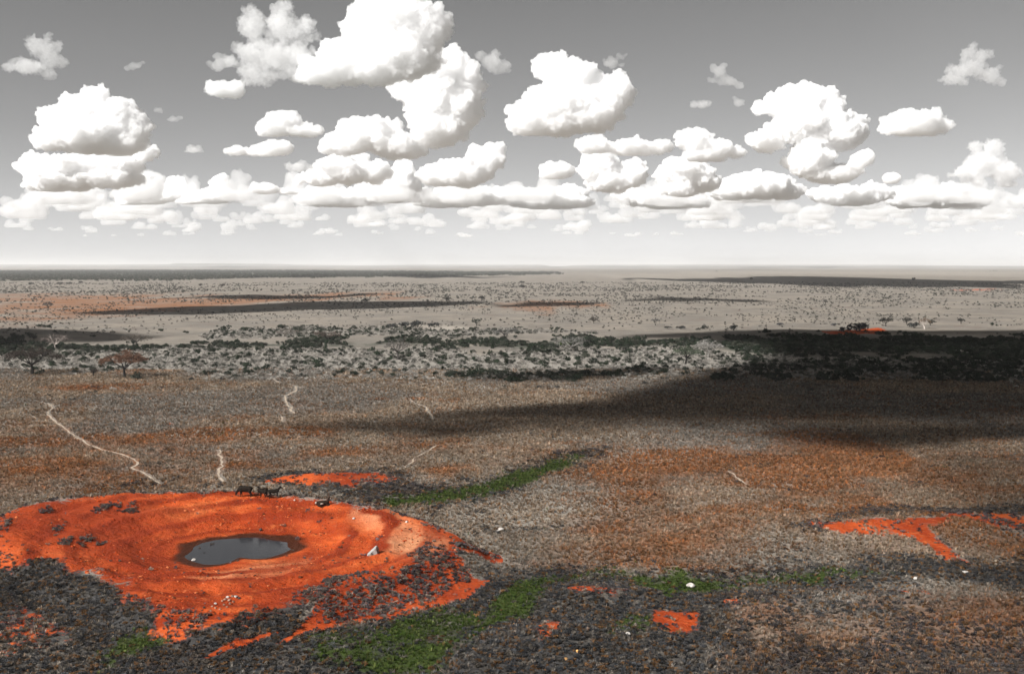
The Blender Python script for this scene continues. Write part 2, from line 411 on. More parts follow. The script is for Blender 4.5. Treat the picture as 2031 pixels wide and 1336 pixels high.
def ground_material():
    m, n, l = new_mat('plain_earth')
    b, o = principled(n, l, 0.95, 0.05)
    geo = n.new('ShaderNodeNewGeometry')
    pos = geo.outputs['Position']
    za = node(n, 'ShaderNodeAttribute', attribute_name='zone_a')
    zb = node(n, 'ShaderNodeAttribute', attribute_name='zone_b')
    sa = n.new('ShaderNodeSeparateColor'); l.new(za.outputs['Color'], sa.inputs[0])
    sb = n.new('ShaderNodeSeparateColor'); l.new(zb.outputs['Color'], sb.inputs[0])
    red, green, blue, orange = sa.outputs[0], sa.outputs[1], sa.outputs[2], za.outputs['Alpha']
    thick, pale, palesc, lush = sb.outputs[0], sb.outputs[1], sb.outputs[2], zb.outputs['Alpha']
    big = noisen(n, l, 0.02, 6, .62, pos)
    mid = noisen(n, l, 0.11, 5, .6, pos)
    fine = noisen(n, l, 1.1, 6, .65, pos)
    grit = noisen(n, l, 5.0, 4, .6, pos)
    base = mixc(n, l, ramp(n, l, big, .35, .65), (.235, .205, .17), (.17, .155, .135))
    base = mixc(n, l, mathn(n, l, 'MULTIPLY', ramp(n, l, mid, .45, .7), .55), base, (.12, .10, .085))
    strk = noisen(n, l, 0.035, 6, .65, pos, .4)
    base = mixc(n, l, mathn(n, l, 'MULTIPLY', ramp(n, l, strk, .50, .68), .5), base, (.11, .098, .082))
    base = mixc(n, l, mathn(n, l, 'MULTIPLY', pale, .8), base, (.34, .305, .26))
    of = ramp(n, l, mathn(n, l, 'ADD', mathn(n, l, 'ADD', orange, mathn(n, l, 'MULTIPLY', mathn(n, l, 'SUBTRACT', mid, .5), 1.2)), mathn(n, l, 'MULTIPLY', mathn(n, l, 'SUBTRACT', big, .5), 2.0)), .15, 1.1)
    base = mixc(n, l, mathn(n, l, 'MULTIPLY', of, .85), base, mixc(n, l, fine, (.14, .052, .02), (.30, .13, .055)))
    def edge(mask, amp, lo, hi):
        v = mathn(n, l, 'ADD', mask, mathn(n, l, 'MULTIPLY', mathn(n, l, 'SUBTRACT', mid, .5), amp))
        v = mathn(n, l, 'ADD', v, mathn(n, l, 'MULTIPLY', mathn(n, l, 'SUBTRACT', fine, .5), amp * .9))
        return ramp(n, l, v, lo, hi)
    base = mixc(n, l, edge(palesc, .8, .3, .7), base, mixc(n, l, fine, (.17, .155, .135), (.33, .305, .27)))
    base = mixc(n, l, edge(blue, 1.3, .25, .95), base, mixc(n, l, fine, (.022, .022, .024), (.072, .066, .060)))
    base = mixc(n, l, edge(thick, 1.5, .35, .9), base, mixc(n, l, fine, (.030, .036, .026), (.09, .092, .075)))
    base = mixc(n, l, edge(green, 1.3, .3, .8), base, mixc(n, l, fine, (.018, .030, .008), (.055, .075, .018)))
    # red earth
    rbig = noisen(n, l, 0.055, 5, .6, pos, .6)
    r1 = mixc(n, l, ramp(n, l, mid, .3, .72), (.29, .038, .009), (.52, .092, .022))
    r1 = mixc(n, l, mathn(n, l, 'MULTIPLY', ramp(n, l, rbig, .46, .66), .75), r1, (.20, .026, .008))
    r1 = mixc(n, l, mathn(n, l, 'MULTIPLY', ramp(n, l, rbig, .46, .30), .6), r1, (.60, .165, .052))
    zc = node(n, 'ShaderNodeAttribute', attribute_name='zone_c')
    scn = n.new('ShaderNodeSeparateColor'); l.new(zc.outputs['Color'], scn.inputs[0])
    r1 = mixc(n, l, mathn(n, l, 'MULTIPLY', ramp(n, l, fine, .52, .75), .55), r1, (.62, .19, .06))
    r1 = mixc(n, l, mathn(n, l, 'MULTIPLY', ramp(n, l, grit, .60, .78), .45), r1, (.13, .025, .010))
    r1 = mixc(n, l, mathn(n, l, 'MULTIPLY', pale, .75), r1, mixc(n, l, fine, (.42, .17, .07), (.60, .35, .20)))
    r1 = mixc(n, l, mathn(n, l, 'MULTIPLY', scn.outputs[0], 1.0), r1, (.20, .026, .008))
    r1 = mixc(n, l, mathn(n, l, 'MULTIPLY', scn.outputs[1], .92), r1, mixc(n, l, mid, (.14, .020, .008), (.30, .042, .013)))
    # shoreline: wet mud round the water
    wet = lush
    r1 = mixc(n, l, wet, r1, mixc(n, l, fine, (.028, .009, .005), (.070, .020, .008)))
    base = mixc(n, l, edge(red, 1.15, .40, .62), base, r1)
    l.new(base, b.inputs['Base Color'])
    l.new(mathn(n, l, 'SUBTRACT', 0.95, mathn(n, l, 'MULTIPLY', wet, .45)), b.inputs['Roughness'])
    bm = n.new('ShaderNodeBump'); bm.inputs['Strength'].default_value = 1.0; bm.inputs['Distance'].default_value = 0.5
    hh = mathn(n, l, 'ADD', mathn(n, l, 'MULTIPLY', fine, 1.0), mathn(n, l, 'MULTIPLY', grit, .25))
    l.new(hh, bm.inputs['Height']); l.new(bm.outputs[0], b.inputs['Normal'])
    return m

def plant_material(name, var=.35, trans=.25):
    """leaf and twig colour taken from each plant's own colour"""
    m, n, l = new_mat(name)
    a = node(n, 'ShaderNodeAttribute', attribute_name='col', attribute_type='INSTANCER')
    geo = n.new('ShaderNodeNewGeometry')
    rnd = n.new('ShaderNodeMapRange'); l.new(geo.outputs['Random Per Island'], rnd.inputs[0])
    rnd.inputs[3].default_value = 1 - var; rnd.inputs[4].default_value = 1 + var
    sc = n.new('ShaderNodeVectorMath'); sc.operation = 'SCALE'
    l.new(a.outputs['Vector'], sc.inputs[0]); l.new(rnd.outputs[0], sc.inputs['Scale'])
    d = n.new('ShaderNodeBsdfDiffuse'); t = n.new('ShaderNodeBsdfTranslucent'); mx = n.new('ShaderNodeMixShader')
    o = n.new('ShaderNodeOutputMaterial')
    l.new(sc.outputs[0], d.inputs[0]); l.new(sc.outputs[0], t.inputs[0])
    mx.inputs[0].default_value = trans
    l.new(d.outputs[0], mx.inputs[1]); l.new(t.outputs[0], mx.inputs[2]); l.new(mx.outputs[0], o.inputs[0])
    return m

def simple_material(name, c1, c2, scale, rough=.85, bump=.3, spec=.2):
    m, n, l = new_mat(name)
    b, o = principled(n, l, rough, spec)
    tc = n.new('ShaderNodeTexCoord')
    f = noisen(n, l, scale, 6, .6, tc.outputs['Object'])
    l.new(mixc(n, l, ramp(n, l, f, .3, .7), c1, c2), b.inputs['Base Color'])
    bm = n.new('ShaderNodeBump'); bm.inputs['Strength'].default_value = bump; bm.inputs['Distance'].default_value = .05
    l.new(f, bm.inputs['Height']); l.new(bm.outputs[0], b.inputs['Normal'])
    return m

def water_material():
    m, n, l = new_mat('muddy_water')
    b, o = principled(n, l, 0.07, 0.32)
    pos = n.new('ShaderNodeNewGeometry').outputs['Position']
    f = noisen(n, l, .25, 4, .5, pos)
    l.new(mixc(n, l, f, (.014, .015, .019), (.032, .033, .037)), b.inputs['Base Color'])
    bm = n.new('ShaderNodeBump'); bm.inputs['Strength'].default_value = .12; bm.inputs['Distance'].default_value = .05
    l.new(noisen(n, l, 3.0, 3, .5, pos), bm.inputs['Height']); l.new(bm.outputs[0], b.inputs['Normal'])
    return m

def cloud_material(name, density, albedo=1.0):
    m, n, l = new_mat(name)
    v = n.new('ShaderNodeVolumeScatter'); o = n.new('ShaderNodeOutputMaterial')
    v.inputs['Color'].default_value = (albedo, albedo, albedo, 1)
    v.inputs['Density'].default_value = density
    v.inputs['Anisotropy'].default_value = 0.0
    l.new(v.outputs[0], o.inputs['Volume'])
    try:
        m.cycles.homogeneous_volume = True
    except Exception:
        pass
    return m

MAT = {
    'ground': ground_material(),
    'plant': plant_material('plant_matter', .38, .25),
    'twig': plant_material('bark_and_twigs', .25, 0.0),
    'path': simple_material('trodden_dust', (.28, .21, .15), (.42, .35, .28), 1.3, .95, .3),
    'water': water_material(),
    'rock': simple_material('pale_rock', (.26, .235, .21), (.50, .47, .43), 2.2, .85, .6),
    'slab': simple_material('weathered_slab', (.17, .16, .15), (.36, .34, .32), 3.0, .9, .5),
    'stone': simple_material('rubble_stone', (.16, .08, .05), (.34, .23, .17), 4.0, .9, .6),
    'dark_rock': simple_material('dark_rock', (.020, .018, .018), (.06, .05, .045), 4.0, .85, .6),
    'ochre': simple_material('ochre_rock', (.5, .24, .07), (.7, .4, .16), 4.0, .9, .6),
    'hide': simple_material('dark_hide', (.007, .006, .005), (.020, .015, .011), 9.0, .8, .15, .04),
    'hide_brown': simple_material('brown_hide', (.008, .006, .005), (.035, .022, .015), 5.0, .8, .15, .04),
    'horn': simple_material('horn', (.05, .03, .022), (.14, .08, .055), 12.0, .5, .2),
    'pale_hair': simple_material('pale_hair', (.25, .2, .16), (.42, .36, .3), 9.0, .8, .1),
    'hills': simple_material('far_hills', (.10, .10, .09), (.22, .2, .18), .002, .95, 0),
    'cloud': cloud_material('cumulus', 0.03),
    'cloud_thin': cloud_material('thin_cumulus', 0.0085),
    'cloud_far': cloud_material('far_cumulus', 0.0045),
    'cloud_over': cloud_material('overhead_cumulus', 0.26, .88),
}

# ------------------------------------------------------------------ object helpers
def tag(o, label=None, cat=None, group=None, kind=None):
    if label: o['label'] = label
    if cat: o['category'] = cat
    if group: o['group'] = group
    if kind: o['kind'] = kind
    return o

def mesh_obj(name, verts, faces, mat=None, parent=None, smooth=False, loc=None):
    me = bpy.data.meshes.new(name)
    me.from_pydata([tuple(v) for v in verts], [], [tuple(f) for f in faces])
    if mat: me.materials.append(mat)
    if smooth: me.polygons.foreach_set('use_smooth', np.ones(len(me.polygons), bool))
    me.update()
    o = bpy.data.objects.new(name, me)
    COL.objects.link(o)
    if parent: o.parent = parent
    if loc is not None: o.location = loc
    return o

def np_mesh(name, V, F, mat=None, smooth=False):
    """fast quad mesh from arrays"""
    me = bpy.data.meshes.new(name)
    V = np.asarray(V, np.float32); F = np.asarray(F, np.int32)
    k = F.shape[1]
    me.vertices.add(len(V)); me.vertices.foreach_set('co', V.ravel())
    me.loops.add(F.size); me.loops.foreach_set('vertex_index', F.ravel())
    me.polygons.add(len(F)); me.polygons.foreach_set('loop_start', np.arange(0, F.size, k, dtype=np.int32))
    me.polygons.foreach_set('use_smooth', np.full(len(F), smooth))
    me.update(calc_edges=True); me.validate()
    if mat: me.materials.append(mat)
    return me

def empty(name, loc, rz=0):
    o = bpy.data.objects.new(name, None)
    o.empty_display_size = .3
    COL.objects.link(o); o.location = loc; o.rotation_euler = (0, 0, rz)
    return o

_ico = {}
def ico(sub):
    if sub not in _ico:
        import bmesh
        bm = bmesh.new(); bmesh.ops.create_icosphere(bm, subdivisions=sub, radius=1.0)
        bm.verts.ensure_lookup_table()
        _ico[sub] = (np.array([v.co[:] for v in bm.verts]), np.array([[v.index for v in f.verts] for f in bm.faces]))
        bm.free()
    return _ico[sub]

def remeshed(V, F, voxel):
    """one closed skin round a heap of overlapping shells"""
    me = bpy.data.meshes.new('tmp')
    me.from_pydata([tuple(v) for v in V], [], [tuple(int(i) for i in f) for f in F])
    o = bpy.data.objects.new('tmp', me); COL.objects.link(o)
    md = o.modifiers.new('r', 'REMESH'); md.mode = 'VOXEL'; md.voxel_size = voxel
    dg = bpy.context.evaluated_depsgraph_get(); dg.update()
    ev = o.evaluated_get(dg); m2 = ev.to_mesh()
    nv = len(m2.vertices); co = np.empty(nv * 3, np.float32); m2.vertices.foreach_get('co', co)
    nr = np.empty(nv * 3, np.float32); m2.vertices.foreach_get('normal', nr)
    q = np.empty(len(m2.loops), np.int32); m2.loops.foreach_get('vertex_index', q)
    tot = np.empty(len(m2.polygons), np.int32); m2.polygons.foreach_get('loop_total', tot)
    ev.to_mesh_clear()
    bpy.data.objects.remove(o); bpy.data.meshes.remove(me)
    assert (tot == 4).all()
    return co.reshape(-1, 3).astype(float), nr.reshape(-1, 3).astype(float), q.reshape(-1, 4)

# ------------------------------------------------------------------ ground
def build_ground():
    offs = np.concatenate([np.arange(1080, 60, -1.7), np.arange(60, 12, -0.8), np.arange(12, 1.6, -0.35)])
    ys = FPX * CAM_H / offs
    ys = np.concatenate([[-400, -250, -150, -100], np.arange(-80, ys[0] - 1, 3.0), ys, [52000, 62000]])
    s = np.linspace(-1, 1, 620)
    half = 0.58 * np.clip(ys, 0, None) + 26 + np.where(ys < 60, 14, 0)
    X = s[None, :] * half[:, None]
    Y = np.repeat(ys[:, None], len(s), 1)
    P = np.column_stack([X.ravel(), Y.ravel()])
    Z = ground_z(P[:, 0], P[:, 1])
    nr, nc = X.shape
    idx = np.arange(nr * nc).reshape(nr, nc)
    F = np.stack([idx[:-1, :-1], idx[:-1, 1:], idx[1:, 1:], idx[1:, :-1]], -1).reshape(-1, 4)
    me = np_mesh('ground', np.column_stack([P, Z]), F, MAT['ground'], True)
    r = np.hypot(P[:, 0] - POND[0], P[:, 1] - POND[1])
    wet = sstep(WATER_Z + .22, WATER_Z + .12, Z + (fbm(P / 2.5, 3, 77) - .5) * .22) * (r < 16)
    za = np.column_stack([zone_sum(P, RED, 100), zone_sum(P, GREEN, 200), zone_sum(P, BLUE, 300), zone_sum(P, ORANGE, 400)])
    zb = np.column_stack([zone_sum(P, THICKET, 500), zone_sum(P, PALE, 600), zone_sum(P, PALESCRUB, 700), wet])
    ring = sstep(-.1, .8, np.sin(r * 1.25 + 5.0 * fbm(P / 8.0, 3, 88))) * (r < 34) * sstep(8, 11, r) * (.35 + .9 * fbm(P / 6.0, 3, 89))
    darkened = zone_sum(P, [([(-60, 1000), (60, 995), (240, 985), (330, 995), (360, 1030), (330, 1080), (340, 1130), (300, 1180), (180, 1110), (-60, 1090)], .03, .02, .85), ([(600, 1200), (720, 1150), (860, 1115), (960, 1120), (940, 1170), (720, 1230), (560, 1262)], .02, .02, .6), ([(560, 1105), (640, 1080), (760, 1120), (640, 1160), (500, 1180), (420, 1165)], .012, .01, .5)], 900)  # darker red tone; the left zone paints in the shaded inner slope
    zc = np.column_stack([ring, darkened, ring * 0, ring * 0])
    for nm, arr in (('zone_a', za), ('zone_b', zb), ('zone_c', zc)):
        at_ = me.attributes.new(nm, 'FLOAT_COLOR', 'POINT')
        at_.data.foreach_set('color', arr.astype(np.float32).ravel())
    o = bpy.data.objects.new('ground', me); COL.objects.link(o)
    tag(o, kind='structure')
    o['label'] = 'dry plain of grey scrub, rust grass and red earth'

build_ground()

def build_water():
    # one level sheet; the banks cut its outline
    n = 72
    V = [(0, 0, 0)] + [(11.5 * math.cos(2 * math.pi * k / n), 11.5 * math.sin(2 * math.pi * k / n), 0) for k in range(n)]
    o = mesh_obj('water', V, [(0, 1 + k, 1 + (k + 1) % n) for k in range(n)], MAT['water'], loc=(POND[0], POND[1], WATER_Z))
    tag(o, kind='structure'); o['label'] = 'shallow grey pool of muddy water in the red waterhole'
build_water()

def build_hills():
    for nm, dist, prof, back in (
        ('hills', 26000, [(-200, 525), (60, 524.2), (200, 524.6), (335, 524), (350, 522.2), (480, 522.4), (505, 524.5), (700, 526), (840, 525), (1075, 525.2), (1095, 527.6), (1140, 527.6), (1160, 525.4), (1400, 524.8), (1580, 525.4), (1700, 524.9), (2000, 527), (2300, 526.8)], 5000),
        ('hills', 17000, [(-200, 528), (200, 527.4), (420, 528), (700, 528.6), (1000, 528.4), (1300, 528.0), (1700, 528.6), (2300, 528.2)], 3000)):
        xs = np.linspace(-200, 2230, 260)
        top = np.interp(xs, [p[0] for p in prof], [p[1] for p in prof])
        V, F = [], []
        wob = fbm(np.column_stack([xs / 18.0, xs * 0]), 4, 3) - .5
        for k, (x, t) in enumerate(zip(xs, top)):
            wx = (x - W0 / 2) / FPX * dist
            h = CAM_H + (HORIZON - t + wob[k] * .5) / FPX * dist
            h = max(h, 6)
            for dy, f in ((-600, 0.0), (-180, .55), (0, 1.0), (back, .95), (back + 900, 0.0)):
                V.append((wx, dist + dy, h * f - (2 if f == 0 else 0)))
        for k in range(len(xs) - 1):
            for j in range(4):
                a = k * 5 + j
                F.append((a, a + 5, a + 6, a + 1))
        o = mesh_obj(nm, V, F, MAT['hills'], smooth=True)
        tag(o, kind='structure')
build_hills()

def build_paths():
    labels = ['pale game trail zigzagging down the left side of the plain', 'short faint trail left of the zigzag trail', 'short crooked trail ending behind the red bank',
              'crooked white trail below the grey thorn scrub', 'short trail piece below the crooked white trail', 'short slanting trail near the scrub edge',
              'thin trail crossing the middle of the plain', 'thin straight trail slanting up from the green strip', 'tiny faint trail in the brown grass', 'pale trail bend in the rust grass', 'faint trail in the right foreground']
    for k, (pts, w) in enumerate(PATHS):
        P = np.array([at(x, y) for x, y in pts])
        t = np.concatenate([[0], np.cumsum(np.hypot(*np.diff(P, axis=0).T))])
        tt = np.linspace(0, t[-1], max(8, int(t[-1] / .6)))
        q = np.column_stack([np.interp(tt, t, P[:, 0]), np.interp(tt, t, P[:, 1])])
        q = q + np.column_stack([fbm(np.column_stack([tt / 3.0, tt * 0 + k]), 3, 11) - .5, 0 * tt]) * 1.1
        tan = np.gradient(q, axis=0); tan /= np.linalg.norm(tan, axis=1)[:, None] + 1e-9
        nrm = np.column_stack([-tan[:, 1], tan[:, 0]])
        ww = .52 * w * (.1 + 1.5 * fbm(np.column_stack([tt / 2.2, tt * 0 + 5 + k]), 3, 12)) * np.clip(np.minimum(tt, t[-1] - tt) / 2.0 + .25, 0, 1)
        L, Rr = q + nrm * ww[:, None] * .62, q - nrm * ww[:, None] * .62
        V = np.vstack([np.column_stack([L, ground_z(L[:, 0], L[:, 1]) + .05]), np.column_stack([Rr, ground_z(Rr[:, 0], Rr[:, 1]) + .05])])
        n = len(q)
        o = mesh_obj('path', V, [(i, i + 1, n + i + 1, n + i) for i in range(n - 1)], MAT['path'])
        tag(o, kind='structure'); o['label'] = labels[k]
build_paths()

# ------------------------------------------------------------------ clouds
BASE_H = 1000.0
def cloud(blobs, base_y, label, thin=False, group=None, seed=0, depth=.9, detail=1.0, vox=2.0, far=False):
    """blobs: seen (x, y, rx, ry). All cumulus share one base height, so the base line gives the distance."""
    D = FPX * (BASE_H - CAM_H) / max(12.0, HORIZON - base_y)
    s = D / FPX                                           # metres per picture unit at that distance
    bx = np.mean([b[0] for b in blobs])
    V, F, off = [], [], 0
    sz = np.median([b[2] for b in blobs])
    rnd = np.random.default_rng(1000 + seed)
    sv, sf = ico(2)
    if thin and not far:                                  # torn clouds: a thin heart and many shreds
        shreds = []
        for (x, y, rx, ry) in blobs:
            shreds.append((x, y, rx * .62, ry * .55))
            for _ in range(9):
                a, q = rnd.uniform(0, 6.28), rnd.uniform(.35, 1.05)
                k = rnd.uniform(.16, .40)
                shreds.append((x + math.cos(a) * rx * q, y + math.sin(a) * ry * q, rx * k, ry * k * .8))
        blobs = shreds
    elif not far:                                         # small frayed tufts along the crown
        fray = []
        for (x, y, rx, ry) in blobs:
            for _ in range(13):
                a, q, k = rnd.uniform(-.5, 3.64), rnd.uniform(.80, 1.10), rnd.uniform(.07, .20)
                fray.append((x + math.cos(a) * rx * q, y - math.sin(a) * ry * q, rx * k, rx * k * rnd.uniform(.5, .9)))
        blobs = list(blobs) + [f for f in fray if f[1] < base_y - 3]
    for (x, y, rx, ry) in blobs:
        lobes = [(0, 0, 0, 1.0)]
        for _ in range(9 if vox < 3 and ry > 9 else 4 if ry > 5 else 1):
            a, e = rnd.uniform(0, 2 * math.pi), rnd.uniform(-.25, 1.2)
            l1 = (math.cos(a) * math.cos(e) * .72, math.sin(a) * math.cos(e) * .72, math.sin(e) * .72, rnd.uniform(.28, .46))
            lobes.append(l1)
            for _ in range(5 if ry > 12 else 0):
                a2, e2 = a + rnd.uniform(-1.2, 1.2), rnd.uniform(-.2, 1.3)
                lobes.append((l1[0] + math.cos(a2) * math.cos(e2) * l1[3] * .9, l1[1] + math.sin(a2) * math.cos(e2) * l1[3] * .9, l1[2] + math.sin(e2) * l1[3] * .9, l1[3] * rnd.uniform(.3, .6)))
        for lx, ly, lz, lr in lobes:
            c = np.array([(x - bx) + lx * rx, ly * rx * depth + rnd.uniform(-.15, .15) * rx, (base_y - y) + lz * ry])
            r = np.array([rx * lr, rx * lr * depth, ry * lr])
            V.append(sv * r + c); F.append(sf + off); off += len(sv)
    co, nr, q = remeshed(np.vstack(V), np.vstack(F), vox if far else vox * 1.5)
    o3 = np.array([seed * 13.7, seed * 5.1, 3.3])
    def swell(co, nr, fr, am):
        L = sz * fr
        if L < vox * 1.1: return co
        d = (fbm(co / (L * .8) + o3, 2, seed) - .5) * sz * am * detail * 1.3
        if L > vox * 2.5: d = d + (.62 - cells(co / L + o3, 3 + seed)) * sz * am * detail
        return co + nr * d[:, None]
    co = swell(co, nr, .75, .20)
    if not far: co = swell(co, nr, .34, .11)
    if not far:
        tri = np.vstack([q[:, [0, 1, 2]], q[:, [0, 2, 3]]])
        co, nr, q = remeshed(co, tri, vox)
    co = swell(co, nr, .18, .13); co = swell(co, nr, .085, .10)
    flat = (vnoise(co[:, :2] / (sz * .8), seed) - .5) * sz * .12
    z = co[:, 2] - flat
    co[:, 2] = np.where(z < 0, z * .12, z) + flat * (z < sz) 
    me = np_mesh('cumulus_cloud', co * s, q, MAT['cloud_far' if far else 'cloud_thin' if thin else 'cloud'], True)
    o = bpy.data.objects.new('cumulus_cloud', me); COL.objects.link(o)
    d = ray(bx, base_y)
    o.location = (d[0] / d[1] * D, D, BASE_H)
    tag(o, label, 'cloud', group or 'fair-weather clouds')
    return o

CLOUDS = [
    ([(640, 152, 52, 22), (700, 128, 62, 42), (765, 95, 70, 62), (825, 75, 58, 52), (858, 62, 32, 38), (745, 150, 62, 26), (815, 128, 58, 36), (780, 40, 70, 34), (720, 70, 40, 36)], 178, 'largest bright cloud at the top edge with a long flat base', False),
    ([(500, 62, 38, 44), (560, 60, 45, 46), (545, 120, 56, 44), (610, 58, 30, 34), (500, 118, 40, 26), (530, 160, 40, 20), (590, 120, 40, 34)], 180, 'ragged torn cloud left of the largest bright cloud', True),
    ([(450, 185, 36, 15), (430, 182, 22, 13)], 200, 'small flat cloud below the ragged torn cloud', False),
    ([(445, 130, 34, 15), (420, 140, 16, 8)], 148, 'thin wisp on the left flank of the ragged torn cloud', True),
    ([(880, 148, 52, 30), (905, 172, 48, 48), (862, 200, 66, 44), (905, 222, 48, 46), (868, 262, 50, 34), (812, 186, 34, 20), (840, 232, 36, 26), (890, 125, 20, 20)], 300, 'tall bright cloud tapering down just below the largest cloud', False),
    ([(975, 132, 32, 22), (995, 140, 20, 14)], 156, 'small soft cloud right of the tall tapering cloud', True),
    ([(1092, 138, 34, 26), (1138, 160, 48, 34), (1120, 205, 66, 40), (1062, 238, 50, 32), (1205, 196, 46, 40), (1160, 236, 66, 30), (1035, 252, 26, 18), (1110, 250, 66, 20)], 272, 'bright hook-shaped cloud with a notch on its left side', False),
    ([(1212, 132, 24, 10), (1232, 120, 12, 8)], 145, 'faint wisp above the hook-shaped cloud', True),
    ([(192, 200, 28, 26), (165, 232, 50, 34), (228, 238, 46, 38), (115, 245, 34, 28), (262, 262, 34, 36), (180, 272, 78, 36), (110, 280, 40, 22), (240, 290, 46, 20)], 312, 'towering cauliflower cloud at the left edge with grey belly', False),
    ([(90, 335, 50, 22), (160, 338, 66, 26), (230, 328, 50, 22), (285, 305, 22, 15), (120, 362, 70, 16), (210, 358, 60, 16)], 382, 'broad grey cloud layer under the towering left cloud', False),
    ([(80, 100, 34, 26), (112, 126, 24, 20), (60, 140, 40, 22)], 165, 'soft cloud in the upper left corner', True),
    ([(268, 136, 20, 11), (282, 130, 9, 7)], 148, 'tiny cloud puff alone in the upper left sky', True),
    ([(560, 246, 36, 22), (545, 258, 34, 18), (600, 264, 38, 11)], 276, 'small dome cloud with a tail to its right', False),
    ([(545, 298, 36, 15), (520, 304, 30, 9), (470, 302, 26, 7)], 312, 'small flat cloud just under the dome cloud', False),
    ([(590, 332, 24, 12), (618, 336, 22, 10)], 346, 'two little puffs left of the grey-bellied cloud', True),
    ([(735, 268, 56, 28), (690, 286, 42, 26), (785, 290, 56, 24), (655, 290, 22, 18), (820, 302, 30, 12)], 320, 'dome-shaped bright cloud left of the tall tapering cloud', False),
    ([(690, 340, 56, 26), (640, 354, 40, 16), (740, 345, 34, 20)], 372, 'grey-bellied cloud under the dome-shaped bright cloud', False),
    ([(918, 345, 56, 28), (960, 320, 34, 30), (978, 302, 20, 18), (868, 352, 36, 20)], 376, 'bright cloud with a turret at centre right of the sky', False),
    ([(800, 365, 36, 30), (800, 340, 20, 20), (770, 390, 36, 16)], 402, 'narrow upright cloud between the two larger centre clouds', False),
    ([(905, 396, 76, 14), (960, 392, 50, 13), (860, 402, 40, 10)], 410, 'long flat cloud bar under the turret cloud', False),
    ([(1020, 390, 34, 18), (1075, 396, 62, 18), (1135, 384, 32, 16), (1140, 402, 40, 10)], 414, 'lumpy cloud bank right of the long flat bar', False),
    ([(1102, 342, 32, 16), (1090, 348, 20, 10)], 357, 'small oval cloud under the hook-shaped cloud', False),
    ([(1178, 292, 38, 14), (1250, 296, 44, 15), (1300, 294, 34, 12)], 311, 'thin cloud strip under the right end of the hook cloud', False),
    ([(1188, 335, 42, 28), (1250, 350, 36, 26), (1215, 366, 48, 16)], 384, 'lumpy bright cloud below the thin cloud strip', False),
    ([(1378, 282, 36, 22), (1415, 300, 36, 18), (1400, 312, 40, 12), (1460, 304, 24, 9)], 322, 'peaked bright cloud left of the tall right-hand cloud', False),
    ([(1360, 345, 52, 26), (1325, 350, 26, 18), (1390, 360, 40, 18), (1350, 375, 40, 14)], 390, 'rounded cloud under the peaked bright cloud', False),
    ([(1500, 374, 66, 22), (1450, 382, 40, 16), (1550, 382, 40, 14), (1505, 358, 22, 14)], 398, 'long mound-shaped cloud under the tall right-hand cloud', False),
    ([(1595, 200, 46, 30), (1545, 212, 30, 24), (1638, 222, 32, 32), (1590, 250, 64, 36), (1682, 258, 36, 36), (1640, 272, 60, 34), (1520, 285, 34, 20), (1605, 320, 46, 36), (1650, 348, 50, 16), (1510, 218, 20, 13)], 366, 'tall towering cloud with side lobes in the right half', False),
    ([(1712, 316, 22, 16), (1700, 330, 18, 12)], 346, 'little puff beside the foot of the tall right cloud', False),
    ([(1815, 246, 52, 20), (1780, 256, 30, 15), (1850, 256, 30, 15), (1817, 262, 50, 8)], 272, 'lone lens-shaped cloud at right', False),
    ([(1768, 356, 18, 11)], 366, 'tiny puff below the lone lens-shaped cloud', False),
    ([(1945, 325, 44, 32), (1972, 300, 28, 24), (1905, 344, 28, 14), (1990, 345, 40, 28)], 372, 'soft cloud at the right edge above the horizon clouds', True),
    ([(1915, 145, 34, 22), (1890, 160, 28, 16), (1940, 122, 24, 24), (1960, 155, 30, 20)], 178, 'soft cloud in the upper right corner', True),
    ([(1425, 146, 20, 13), (1450, 168, 24, 13), (1412, 165, 13, 9)], 182, 'ragged wisp high right of centre', True),
    ([(1463, 208, 17, 11)], 218, 'round small puff under the ragged wisp', True),
    ([(1385, 212, 26, 7)], 218, 'faint thin puff left of the round small puff', True),
    ([(312, 222, 13, 9)], 232, 'faint puff right of the towering left cloud', True),
    ([(345, 240, 16, 6)], 246, 'faint wisp right of the faint puff', True),
    ([(385, 300, 26, 6)], 306, 'faint thin streak left of the small flat cloud', True),
    ([(525, 376, 28, 10), (572, 382, 20, 6)], 387, 'small flat cloud low in the left half', False),
    ([(435, 366, 18, 18), (430, 390, 40, 14), (395, 398, 40, 10)], 404, 'small turret cloud low above the left horizon', False),
    ([(350, 372, 20, 13), (330, 390, 44, 12), (280, 396, 44, 14)], 406, 'lumpy low cloud right of the left cloud layer', False),
    ([(1690, 392, 60, 18), (1740, 385, 30, 18), (1640, 388, 34, 14)], 408, 'low flat cloud under the tall right-hand cloud foot', False),
    ([(1800, 395, 40, 18), (1860, 392, 50, 20), (1920, 396, 40, 14)], 414, 'low lumpy cloud row below the right edge cloud', False),
    ([(660, 395, 60, 16), (720, 388, 40, 14)], 410, 'low cloud below the grey-bellied cloud', False),
    ([(1310, 396, 60, 16), (1260, 392, 40, 15), (1360, 402, 40, 12)], 414, 'low cloud below the rounded cloud', False),
]
for k, (bl, by, lab, thin) in enumerate(CLOUDS):
    cloud(bl, by, lab, thin, seed=k, detail=1.5 if thin else 1.0)

